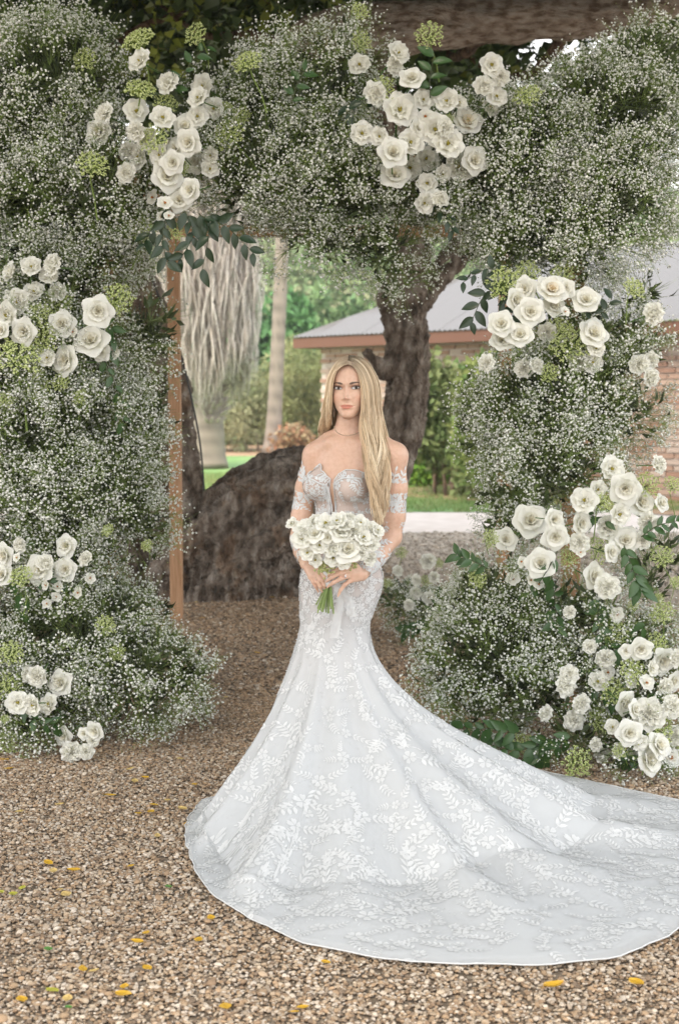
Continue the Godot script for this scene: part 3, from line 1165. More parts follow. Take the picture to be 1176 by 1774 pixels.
# ---------------------------------------------------------------- clouds of baby's breath
# name of the place, then ellipses: px, py, rx, ry (pixels of the photograph), depth, half thickness, density
func cloud_list() -> Array:
	return [
		["cloud of white baby's breath at the arch's upper left corner", [[75, 170, 110, 125, 7.0, 0.4, 1.0], [30, 330, 130, 140, 7.0, 0.4, 1.0], [150, 330, 140, 110, 6.95, 0.4, 0.9], [120, 110, 90, 60, 7.1, 0.3, 0.6], [190, 410, 95, 65, 7.0, 0.3, 0.8], [-90, 300, 80, 170, 7.0, 0.4, 0.9]]],
		["cloud of white baby's breath above the middle of the arch", [[440, 295, 120, 102, 7.0, 0.4, 1.0], [520, 180, 120, 110, 7.1, 0.4, 0.8], [560, 300, 110, 90, 6.95, 0.4, 1.0], [600, 110, 70, 60, 7.2, 0.3, 0.6], [400, 190, 60, 80, 7.1, 0.3, 0.6], [640, 335, 100, 66, 7.0, 0.35, 0.9], [760, 340, 80, 70, 7.0, 0.35, 0.7]]],
		["sparse fringe of baby's breath hanging from the middle of the beam", [[530, 430, 85, 42, 7.0, 0.22, 0.55]]],
		["hanging tuft of baby's breath in front of the rising trunk", [[684, 432, 50, 52, 7.0, 0.22, 0.8], [698, 492, 28, 30, 6.95, 0.14, 0.5]]],
		["wide cloud of baby's breath at the arch's upper right corner", [[890, 290, 130, 125, 6.95, 0.4, 1.0], [1035, 235, 130, 115, 7.0, 0.4, 1.0], [1040, 370, 110, 115, 6.95, 0.4, 1.0], [940, 410, 110, 75, 6.9, 0.35, 0.9], [1110, 130, 70, 80, 7.1, 0.3, 0.7], [1120, 300, 45, 110, 7.1, 0.3, 0.45], [880, 420, 60, 45, 7.0, 0.3, 0.7]]],
		["thick column of baby's breath on the arch's left leg", [[60, 620, 170, 110, 6.95, 0.42, 1.0], [90, 740, 175, 105, 6.9, 0.42, 1.1], [110, 860, 150, 100, 6.85, 0.42, 1.1], [230, 590, 48, 85, 7.0, 0.25, 0.6], [235, 740, 50, 90, 7.0, 0.25, 0.8], [90, 480, 130, 70, 7.0, 0.35, 0.8], [230, 880, 50, 80, 6.95, 0.22, 0.7], [-90, 640, 90, 160, 7.0, 0.4, 0.9], [-80, 880, 90, 120, 6.9, 0.4, 0.9]]],
		["spreading mound of baby's breath at the foot of the left leg", [[80, 980, 120, 80, 6.8, 0.4, 0.9], [110, 1120, 150, 110, 6.75, 0.4, 1.1], [245, 1180, 100, 85, 6.65, 0.35, 0.9], [60, 1235, 110, 70, 6.55, 0.3, 0.9], [215, 1080, 65, 55, 6.9, 0.3, 0.7], [320, 1170, 45, 50, 6.7, 0.2, 0.35], [-70, 1120, 100, 120, 6.7, 0.4, 0.9]]],
		["thick column of baby's breath on the arch's right leg", [[960, 700, 130, 95, 6.85, 0.4, 1.0], [950, 800, 105, 85, 6.8, 0.4, 1.1], [1060, 700, 85, 100, 6.95, 0.35, 0.6], [850, 720, 60, 65, 6.9, 0.25, 0.45], [1010, 600, 110, 60, 6.9, 0.35, 0.7], [1080, 600, 60, 60, 7.0, 0.25, 0.5], [900, 900, 60, 60, 6.8, 0.3, 0.8], [1105, 520, 40, 40, 7.0, 0.2, 0.35]]],
		["spreading mound of baby's breath at the foot of the right leg", [[860, 1050, 90, 60, 6.6, 0.35, 0.9], [860, 1140, 115, 85, 6.5, 0.35, 1.1], [990, 1080, 110, 70, 6.55, 0.35, 0.8], [960, 1190, 90, 65, 6.35, 0.3, 0.8], [840, 1230, 70, 45, 6.3, 0.25, 0.8], [765, 1180, 45, 65, 6.4, 0.2, 0.35], [1110, 1220, 70, 70, 6.2, 0.25, 0.5], [1095, 1290, 70, 50, 6.05, 0.2, 0.5], [1085, 1150, 85, 80, 6.35, 0.25, 0.65], [1010, 1290, 75, 42, 6.15, 0.2, 0.5], [1140, 1000, 55, 70, 6.6, 0.2, 0.4]]],
		["small faint tuft of baby's breath on the gravel behind the bride", [[715, 1060, 40, 38, 9.3, 0.3, 0.7], [690, 1030, 35, 40, 9.5, 0.25, 0.35], [755, 1075, 35, 28, 9.2, 0.25, 0.7]]],
	]

func gyp_sprig(sd: int, n: int, spread: float) -> ArrayMesh:
	var r := RandomNumberGenerator.new()
	r.seed = sd
	var mb := MB.new()
	var green := Color(0.17, 0.24, 0.055)
	var forks := []
	for i in 7:
		var q := Vector3(r.randf_range(-0.5, 0.5), r.randf_range(0.3, 0.75), r.randf_range(-0.5, 0.5)) * spread
		forks.append(q)
		stem3(mb, Vector3(0, -0.6 * spread, 0), q, 0.0011, green)
	for i in n:
		var f: Vector3 = forks[r.randi() % 7]
		var p := f + Vector3(r.randfn(0, 0.25), r.randfn(0.12, 0.25), r.randfn(0, 0.25)) * spread
		stem3(mb, f, p, 0.0006, green * 1.2)
		var s := r.randf_range(0.0042, 0.0070)
		var b := Basis.from_euler(Vector3(r.randf_range(-1, 1), r.randf_range(0, 6), r.randf_range(-1, 1)))
		var tone := Color(0.88, 0.88, 0.81) * r.randf_range(0.88, 1.03)
		if r.randf() < 0.12:
			tone = Color(0.46, 0.50, 0.22)
			s *= 0.55
		var k := mb.v.size()
		for e in 5:
			var a := TAU * e / 5.0
			mb.add(p + b * (Vector3(cos(a), 0.35 * r.randf_range(0.3, 1.4), sin(a)) * s), tone)
		mb.add(p + b * Vector3(0, -0.7 * s, 0), tone * 0.85)
		mb.add(p + b * Vector3(0, 0.35 * s, 0), tone)
		for e in 5:
			mb.tri(k + e, k + 5, k + (e + 1) % 5)
			mb.tri(k + e, k + (e + 1) % 5, k + 6)
	return mb.mesh()

func stem3(mb: MB, p: Vector3, q: Vector3, r: float, col: Color) -> void:
	var d := (q - p).normalized()
	var u := d.cross(Vector3(0.3, 0.9, 0.2)).normalized() * r
	var w := d.cross(u)
	var k := mb.v.size()
	mb.add(p + u, col)
	mb.add(p - u * 0.5 + w * 0.87, col)
	mb.add(p - u * 0.5 - w * 0.87, col)
	mb.add(q + u * 0.6, col)
	mb.add(q - u * 0.3 + w * 0.5, col)
	mb.add(q - u * 0.3 - w * 0.5, col)
	for e in 3:
		mb.quad(k + e, k + 3 + e, k + 3 + (e + 1) % 3, k + (e + 1) % 3)

func greens(sd: int) -> ArrayMesh:   # dark leafy filling added inside the arrangements to block light and deepen the gaps
	var r := RandomNumberGenerator.new()
	r.seed = sd
	var mb := MB.new()
	for i in 18:
		var d := Vector3(r.randf_range(-1, 1), r.randf_range(-0.4, 1.0), r.randf_range(-1, 1)).normalized()
		stem3(mb, Vector3.ZERO, d * 0.15, 0.0012, Color(0.15, 0.19, 0.06))
		var s := d.cross(Vector3(0.2, 0.7, 0.5)).normalized()
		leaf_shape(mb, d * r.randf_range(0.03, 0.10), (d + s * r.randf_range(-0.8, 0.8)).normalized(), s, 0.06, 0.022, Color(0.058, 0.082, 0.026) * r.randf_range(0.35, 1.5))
	return mb.mesh()

func make_clouds() -> void:
	var kinds := [gyp_sprig(41, 54, 0.105), gyp_sprig(42, 60, 0.12), gyp_sprig(43, 50, 0.095)]
	var heart := greens(44)
	for c in cloud_list():
		for b in c[1]:
			var k: float = b[4] / FOC
			cloud_blobs.append([pt(b[0], b[1], b[4]), Vector3(b[2] * k, b[3] * k, b[5]), b[6]])
	var n := 0
	for c in cloud_list():
		var o := thing("baby_breath_cloud", c[0], "baby's breath")
		var sets := [[], [], []]
		var tint := [[], [], []]
		var inner := []
		var icol := []
		for b in c[1]:
			var blob: Array = cloud_blobs[n]
			n += 1
			var r: Vector3 = blob[1]
			var area := PI * r.x * r.y
			for i in int(area * 400.0 * blob[2]):
				var u := rdir()
				var q := lerpf(0.72, 1.0, sqrt(rng.randf()))
				if rng.randf() < 0.12:
					q *= rf(1.0, 1.16)
				var p: Vector3 = blob[0] + u * q * r
				if p.y < 0.03:
					p.y = rf(0.03, 0.12)
				var dir := (u / r * 0.35 + Vector3(rf(-0.4, 0.4), rf(0.0, 0.9), rf(0.1, 0.8))).normalized()
				var kk := rng.randi() % 3
				sets[kk].append(Transform3D(aim(dir, rf(0, TAU)).scaled_local(Vector3.ONE * rf(0.8, 1.25)), p))
				tint[kk].append(Color(1, 1, 1) * rf(0.93, 1.03))
			if blob[2] > 0.3:
				for i in int(area * 190.0 * blob[2]):
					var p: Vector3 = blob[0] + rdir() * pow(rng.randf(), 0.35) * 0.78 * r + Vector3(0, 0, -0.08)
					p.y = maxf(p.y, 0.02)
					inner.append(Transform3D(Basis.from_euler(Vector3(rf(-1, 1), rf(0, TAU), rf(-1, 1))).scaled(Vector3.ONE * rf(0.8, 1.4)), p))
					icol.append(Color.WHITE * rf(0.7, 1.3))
		for kk in 3:
			if sets[kk].size() > 0:
				scatter(["blossoms", "blossoms_001", "blossoms_002"][kk], kinds[kk], M["gyp"], sets[kk], tint[kk], o)
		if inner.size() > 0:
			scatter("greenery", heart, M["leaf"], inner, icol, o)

func cloud_front(px: float, py: float, fallback: float) -> float:   # depth of the front of the clouds along a line of sight
	var o := Vector3(0, CAM_H, 0)
	var dir := (pt(px, py, 1.0) - o)
	var best := 1e9
	for b in cloud_blobs:
		if b[2] < 0.5:
			continue
		var r: Vector3 = b[1] * 0.92
		var oc: Vector3 = (o - b[0]) / r
		var dd := dir / r
		var aa := dd.dot(dd)
		var bb := oc.dot(dd)
		var cc := oc.dot(oc) - 1.0
		var h := bb * bb - aa * cc
		if h > 0.0:
			best = minf(best, (-bb - sqrt(h)) / aa)
	return best if best < 1e8 else fallback

# ---------------------------------------------------------------- roses and other blooms (unit radius, facing +z)
func petal(ln: float, w: float, f0: float, f1: float, cup: float, ruffle: float, tip: float, col: Color, col0: Color, sd: int) -> MB:
	var mb := MB.new()
	var r := RandomNumberGenerator.new()
	r.seed = sd
	var ph := r.randf_range(0, TAU)
	var rows := 6
	var cols := 7
	var y := 0.0
	var z := 0.0
	var st := ln / (rows - 1)
	for i in rows:
		var t := float(i) / (rows - 1)
		var a := lerpf(f0, f1, t * t * 0.6 + t * 0.4)
		if i > 0:
			y += sin(a) * st
			z += cos(a) * st
		var wd := w * pow(sin(PI * clampf(0.10 + 0.72 * t, 0, 1)), 0.75)
		for k in cols:
			var s := -1.0 + 2.0 * k / (cols - 1)
			var edge := t * (1.0 - 0.22 * absf(s) ** 3.0 * t + tip * (1.0 - absf(s)) * t * 0.2)
			var c := cup * s * s * wd
			var rr := sin(s * 4.2 + ph) * ruffle * t * t + sin(s * 9.0 + ph * 2.0) * ruffle * 0.45 * t * t
			mb.add(Vector3(s * wd, y * lerpf(1.0, edge / maxf(t, 0.01), 0.6) - c * cos(a) + rr * cos(a), z + c * sin(a) * 0.9 - rr * sin(a) * 0.8), col0.lerp(col, smooth(0.0, 0.6, t)))
	mb.grid(rows, cols, 0)
	return mb

const WHITE_PETAL := Color(0.87, 0.86, 0.81)
const CREAM := Color(0.80, 0.74, 0.58)

func bloom(kind: int, sd: int) -> Node3D:
	rng.seed = 900 + sd * 17 + kind
	var o := Node3D.new()
	var heart := MB.new()
	var layers := []   # count, length, width, f0, f1, cup, ruffle, tip, joined
	var core := CREAM
	match kind:
		0: layers = [[5, 1.06, 0.60, 0.75, 1.75, -0.12, 0.05, 0.9, false], [5, 0.86, 0.54, 0.42, 1.25, 0.16, 0.04, 0.6, false], [5, 0.66, 0.42, 0.18, 0.72, 0.34, 0.03, 0.3, true], [4, 0.55, 0.3, 0.05, 0.42, 0.5, 0.02, 0.2, true], [3, 0.5, 0.2, -0.1, 0.2, 0.6, 0.02, 0.2, true]]
		1: layers = [[6, 1.0, 0.52, 0.85, 1.45, -0.1, 0.12, 0.2, false], [5, 0.8, 0.46, 0.55, 1.05, 0.1, 0.13, 0.2, false], [5, 0.52, 0.3, 0.3, 0.75, 0.2, 0.1, 0.2, true]]
		2: layers = [[7, 1.0, 0.46, 0.9, 1.5, -0.05, 0.16, 0.1, false], [7, 0.88, 0.42, 0.6, 1.1, 0.0, 0.17, 0.1, true], [6, 0.78, 0.36, 0.35, 0.8, 0.05, 0.16, 0.1, true], [5, 0.68, 0.3, 0.12, 0.5, 0.1, 0.14, 0.1, true], [4, 0.62, 0.22, -0.1, 0.25, 0.1, 0.12, 0.1, true]]
		3: layers = [[5, 0.95, 0.5, 0.95, 1.5, 0.05, 0.08, 0.3, false], [4, 0.6, 0.34, 0.6, 1.1, 0.15, 0.08, 0.2, true]]
		4: layers = [[5, 1.06, 0.60, 0.75, 1.7, -0.12, 0.05, 0.7, false], [5, 0.88, 0.54, 0.42, 1.25, 0.16, 0.04, 0.5, false], [6, 0.64, 0.36, 0.2, 0.85, 0.34, 0.04, 0.3, true], [5, 0.5, 0.27, 0.05, 0.5, 0.5, 0.03, 0.2, true], [4, 0.42, 0.2, -0.1, 0.2, 0.6, 0.02, 0.2, true]]
	if kind == 4:
		core = Color(0.80, 0.56, 0.20)
	var li := 0
	for l in layers:
		for i in l[0]:
			var a: float = TAU * (i + 0.5 * (li % 2)) / l[0] + rf(-0.12, 0.12) + li * 0.3
			var inner := float(li) / layers.size()
			var col := WHITE_PETAL.lerp(core, clampf(inner * 1.3 - 0.35, 0, 1) if kind in [0, 4] else inner * 0.12) * rf(0.96, 1.03)
			var base := WHITE_PETAL.lerp(Color(0.66, 0.68, 0.42), 0.55) if kind != 4 else Color(0.80, 0.58, 0.28)
			var p := petal(l[1] * rf(0.93, 1.06), l[2] * rf(0.92, 1.08), l[3] + rf(-0.08, 0.08), l[4] + rf(-0.16, 0.14), l[5], l[6], l[7], col, base, rng.randi())
			var tr := Transform3D(Basis(Vector3.BACK, a), Vector3(0, 0, -0.18))
			if l[8]:
				heart.join(p, tr)
			else:
				part("petal", p.mesh(), M["petal"], o, tr)
		li += 1
	part("inner_petals", heart.mesh(), M["petal"], o)
	if kind in [1, 3]:
		var mb := MB.new()
		var cc := Color(0.42, 0.36, 0.05) if kind == 1 else Color(0.55, 0.20, 0.04)
		for i in 16:
			var a := rf(0, TAU)
			var q := sqrt(rng.randf()) * 0.13
			mb.tube([Vector3(0, 0, -0.1), Vector3(cos(a) * q, sin(a) * q, rf(0.1, 0.24))], [0.03, 0.035], 5, cc, cc * rf(0.7, 1.3))
		part("stamens", mb.mesh(), M["umbel"], o)
	var st := MB.new()
	st.tube([Vector3(0, 0, -0.12), Vector3(0, 0, -0.35), Vector3(0, -0.1, -0.9), Vector3(0.1, -0.5, -2.2)], [0.16, 0.07, 0.05, 0.05], 6, Color(0.07, 0.14, 0.03))
	part("stem", st.mesh(), M["stem"], o)
	return o

func umbel(sd: int) -> Node3D:
	rng.seed = 700 + sd
	var o := Node3D.new()
	var st := MB.new()
	var fl := MB.new()
	var green := Color(0.17, 0.24, 0.05)
	st.tube([Vector3(0, 0, -0.75), Vector3(0, -0.1, -1.3), Vector3(0.2, -0.8, -2.2), Vector3(0.2, -1.8, -2.9)], [0.05, 0.045, 0.045, 0.05], 6, green)
	var n := 34
	for i in n:
		var f := sqrt((i + 0.5) / n)
		var a := i * 2.39996
		var p := Vector3(cos(a) * f, sin(a) * f, 0.42 * sqrt(maxf(0.0, 1.0 - f * f * 0.8)) - 0.30) * rf(0.92, 1.06)
		stem3(st, Vector3(0, 0, -0.75), p, 0.02, green)
		for e in 13:
			var q := p + rdir() * Vector3(0.17, 0.17, 0.08) * pow(rng.randf(), 0.4)
			stem3(fl, p - Vector3(0, 0, 0.08), q, 0.012, green)
			var s := rf(0.032, 0.058)
			var col := Color(0.36, 0.44, 0.11).lerp(Color(0.64, 0.68, 0.36), rng.randf())
			octa(fl, q, s, col)
	part("florets", fl.mesh(true), M["umbel"], o).set_meta("kind", "stuff")
	part("stem", st.mesh(), M["stem"], o)
	return o

func octa(mb: MB, p: Vector3, s: float, col: Color) -> void:
	var k := mb.v.size()
	for d in [Vector3.UP, Vector3.RIGHT, Vector3.BACK, Vector3.LEFT, Vector3.FORWARD, Vector3.DOWN]:
		mb.add(p + d * s, col)
	for e in 4:
		mb.tri(k, k + 1 + e, k + 1 + (e + 1) % 4)
		mb.tri(k + 5, k + 1 + (e + 1) % 4, k + 1 + e)

func leaf_mesh(sd: int) -> ArrayMesh:   # unit length along +y, face +z
	var r := RandomNumberGenerator.new()
	r.seed = sd
	var mb := MB.new()
	var bend := r.randf_range(0.05, 0.35)
	for i in 8:
		var t := i / 7.0
		var w := 0.24 * pow(sin(PI * pow(t, 0.8)), 0.9) + 0.004
		for k in 3:
			var s := k - 1.0
			mb.add(Vector3(s * w, t, absf(s) * w * 0.35 - bend * t * t), Color.WHITE * (0.9 if k != 1 else 1.25))
	mb.grid(8, 3, 0)
	return mb.mesh()

func leafy_sprig(label: String, pts: Array, n: int, size: float, col: Color, group := "") -> void:
	var o := thing("leafy_sprig", label, "leafy sprig", pts[0], group)
	var mb := MB.new()
	var q := []
	var rad := []
	for i in 13:
		q.append(path_at(pts, i / 12.0) - pts[0])
		rad.append(lerpf(0.0035, 0.0012, i / 12.0))
	mb.tube(q, rad, 5, Color(0.05, 0.06, 0.02))
	part("stem", mb.mesh(), M["stem"], o)
	var m := mat("sprig_leaf_%d" % taken["leafy_sprig"], col.linear_to_srgb(), 0.36, true)
	m.backlight_enabled = true
	m.backlight = Color(0.3, 0.3, 0.3)
	var meshes := [leaf_mesh(1), leaf_mesh(2), leaf_mesh(3)]
	for i in n:
		var t := (i + 0.6) / n
		var p := path_at(q, t)
		var d := (path_at(q, minf(t + 0.05, 1.0)) - path_at(q, maxf(t - 0.05, 0.0))).normalized()
		var s := d.cross(Vector3(0, 0.2, 1)).normalized() * (1.0 if i % 2 == 0 else -1.0)
		var dir := (d * rf(0.5, 1.0) + s * rf(0.5, 1.1) + Vector3(0, -0.25, rf(-0.2, 0.5))).normalized()
		var b := aim(dir, 0)
		var face := Vector3(rf(-0.5, 0.5), rf(-0.1, 0.7), 1).normalized()
		var z := (face - dir * face.dot(dir)).normalized()
		b = Basis(dir.cross(z), dir, z).scaled_local(Vector3.ONE * size * rf(0.75, 1.2))
		part("leaf", meshes[i % 3], m, o, Transform3D(b, p))

# x, y, radius in pixels of the photograph, kind (0 rose, 1 open bloom, 2 ruffled double bloom, 3 small spray bloom, 4 yellow hearted rose)
func flower_list() -> Array:
	return [
		["the arch's upper left spray", 6.6,
			[[244, 106, 21, 1], [293, 145, 20, 2], [352, 150, 20, 1], [344, 170, 18, 1], [183, 198, 19, 2], [173, 229, 22, 0], [236, 193, 20, 1], [282, 205, 20, 1], [371, 188, 18, 1], [342, 202, 17, 1], [237, 227, 18, 2], [320, 219, 18, 0], [328, 247, 21, 0], [305, 258, 17, 0], [278, 269, 18, 1], [242, 272, 21, 1], [220, 300, 18, 2], [339, 281, 18, 0], [366, 270, 15, 1], [363, 293, 16, 1], [290, 306, 24, 0], [331, 330, 19, 0], [311, 347, 19, 0], [286, 352, 14, 3], [265, 342, 13, 3], [280, 375, 9, 3], [293, 374, 9, 3], [222, 262, 16, 2], [256, 240, 17, 0], [300, 282, 18, 0]],
			[[245, 153, 22], [240, 66, 24], [339, 59, 17], [148, 102, 17], [268, 237, 24], [162, 283, 24], [396, 230, 24], [288, 178, 18], [314, 293, 13], [250, 400, 18], [306, 400, 14], [419, 199, 13], [428, 105, 22], [393, 184, 11]]],
		["the arch's upper right spray", 6.6,
			[[623, 113, 18, 1], [689, 93, 20, 1], [682, 115, 17, 2], [713, 137, 19, 0], [650, 163, 21, 2], [692, 191, 28, 1], [733, 173, 18, 1], [774, 176, 21, 1], [795, 178, 13, 1], [851, 113, 19, 1], [837, 149, 17, 2], [867, 134, 15, 2], [859, 168, 18, 1], [848, 185, 17, 1], [627, 231, 19, 1], [658, 236, 16, 1], [737, 202, 14, 3], [808, 212, 24, 4], [755, 224, 27, 1], [775, 250, 26, 1], [711, 247, 22, 1], [680, 265, 23, 0], [724, 222, 15, 0], [737, 276, 21, 1], [710, 291, 19, 1], [683, 304, 23, 0], [795, 291, 24, 1], [820, 278, 21, 0], [766, 301, 14, 1], [740, 318, 17, 1], [734, 352, 18, 1], [762, 345, 16, 2], [770, 222, 17, 2]],
			[[662, 153, 19], [744, 59, 21], [627, 71, 15], [624, 18, 14], [913, 163, 21], [778, 204, 8]]],
		["the arch's left leg spray", 6.5,
			[[19, 472, 17, 1], [55, 463, 18, 1], [94, 460, 20, 2], [87, 477, 17, 1], [60, 506, 18, 1], [32, 523, 23, 1], [13, 547, 23, 1], [43, 574, 21, 0], [102, 506, 15, 2], [108, 562, 21, 0], [170, 540, 24, 0], [158, 591, 27, 0], [176, 610, 15, 0], [127, 575, 10, 3], [134, 598, 9, 3], [83, 621, 16, 1], [116, 625, 25, 0], [198, 613, 12, 2], [4, 572, 14, 0]],
			[[102, 523, 22], [204, 517, 23], [70, 540, 17], [74, 583, 22], [34, 612, 34], [106, 661, 14], [70, 678, 19], [10, 691, 14], [138, 687, 12], [64, 642, 12]]],
		["the arch's right leg spray", 6.5,
			[[954, 503, 25, 4], [908, 501, 20, 0], [892, 519, 18, 0], [918, 541, 23, 0], [958, 532, 19, 0], [978, 500, 16, 0], [1014, 521, 22, 0], [978, 540, 9, 3], [868, 562, 21, 0], [868, 590, 18, 0], [900, 581, 21, 0], [946, 576, 16, 2], [1026, 578, 24, 0], [1032, 604, 15, 1], [1002, 626, 18, 2], [1025, 628, 18, 1], [915, 605, 14, 2], [907, 639, 17, 2], [928, 635, 15, 2], [1130, 544, 20, 2], [1106, 632, 17, 2], [1125, 624, 16, 2], [1125, 654, 17, 2], [842, 629, 15, 2]],
			[[873, 490, 25], [914, 471, 19], [975, 474, 18], [970, 568, 20], [986, 594, 29], [916, 584, 15], [951, 645, 15], [1099, 498, 17]]],
		["the bank low on the right", 6.2,
			[[1058, 813, 22, 1], [1082, 846, 25, 0], [1034, 848, 16, 1], [1011, 868, 23, 1], [1109, 871, 24, 0], [1144, 872, 14, 0], [1071, 891, 20, 1], [1121, 903, 17, 2], [918, 903, 28, 0], [961, 930, 21, 0], [875, 935, 19, 0], [959, 900, 17, 0], [1005, 907, 19, 0], [1050, 914, 21, 2], [1082, 937, 23, 0], [1112, 937, 15, 2], [1002, 941, 18, 2], [1057, 957, 16, 0], [936, 976, 24, 0], [1026, 998, 21, 0], [1050, 1017, 22, 2], [888, 1003, 13, 3], [919, 1005, 10, 3], [932, 1012, 10, 3], [902, 973, 10, 3], [1005, 957, 9, 3], [1139, 805, 16, 2], [1068, 1064, 13, 3], [1048, 1140, 18, 2], [1034, 1181, 17, 1], [1052, 1165, 13, 3], [1084, 1128, 12, 0], [1109, 1124, 19, 0], [1146, 1144, 21, 0], [977, 1187, 21, 2], [984, 1169, 17, 2], [1005, 1219, 18, 2], [993, 1247, 19, 2], [943, 1235, 15, 2], [1080, 1217, 20, 0], [1123, 1238, 30, 2], [1162, 1224, 21, 2], [1089, 1270, 21, 0], [1139, 1292, 22, 0], [1121, 1317, 25, 0], [1039, 1347, 17, 2], [1160, 1352, 18, 3], [1068, 1300, 14, 2], [1119, 1183, 14, 3], [1165, 1180, 16, 0], [1098, 1230, 16, 0], [1150, 1190, 17, 2], [1108, 1285, 15, 1], [1166, 1275, 18, 2], [1090, 1180, 14, 2], [1060, 1260, 14, 1], [1145, 1340, 16, 2], [1095, 1345, 14, 2], [1170, 1140, 16, 2], [1128, 1158, 14, 1], [1030, 1290, 13, 2], [985, 1060, 12, 2], [1020, 1120, 13, 2]],
			[[1043, 864, 19], [850, 932, 14], [984, 964, 15], [1041, 950, 20], [827, 1003, 14], [1121, 839, 20], [1166, 839, 15], [1146, 962, 18], [1068, 1101, 18], [1139, 1115, 18], [1098, 1162, 22], [1066, 1199, 21], [1041, 1247, 19], [1141, 1256, 25], [900, 1288, 21], [1000, 1322, 24], [1073, 1301, 11], [1116, 1347, 12], [1171, 1313, 20], [1146, 1060, 18], [1096, 1048, 8], [1141, 1035, 8], [1171, 1008, 10]]],
		["the group low on the left", 6.3,
			[[36, 944, 14, 2], [116, 946, 18, 0], [9, 962, 19, 0], [5, 996, 19, 0], [70, 987, 24, 0], [79, 975, 15, 2], [114, 987, 19, 0], [150, 968, 14, 2], [100, 1016, 10, 3], [80, 1014, 9, 3], [98, 1034, 9, 3], [82, 1046, 9, 3], [157, 1002, 10, 3], [136, 1027, 10, 3], [30, 966, 8, 3], [66, 1171, 19, 2], [50, 1168, 15, 2], [107, 1184, 21, 0], [32, 1218, 20, 1], [59, 1221, 19, 1], [86, 1220, 18, 1], [112, 1275, 16, 0], [166, 1266, 16, 0], [146, 1271, 10, 0], [162, 1284, 11, 2], [125, 1303, 19, 2], [150, 1305, 14, 2]],
			[[37, 998, 18], [184, 1082, 16], [20, 1130, 20], [204, 1130, 12], [14, 1186, 22], [12, 1295, 18], [187, 918, 10], [255, 945, 9], [9, 1246, 7]]],
		["the small group behind the bride", 9.2,
			[[742, 973, 14, 2], [720, 1028, 11, 2], [742, 1036, 11, 1], [785, 1023, 13, 0], [773, 1046, 13, 4], [708, 1048, 10, 2], [688, 989, 10, 2], [720, 1005, 10, 2], [760, 1064, 12, 3], [788, 1003, 10, 2], [752, 1000, 10, 2]],
			[[695, 957, 9], [760, 975, 8], [670, 1010, 7], [738, 1005, 9]]],
	]

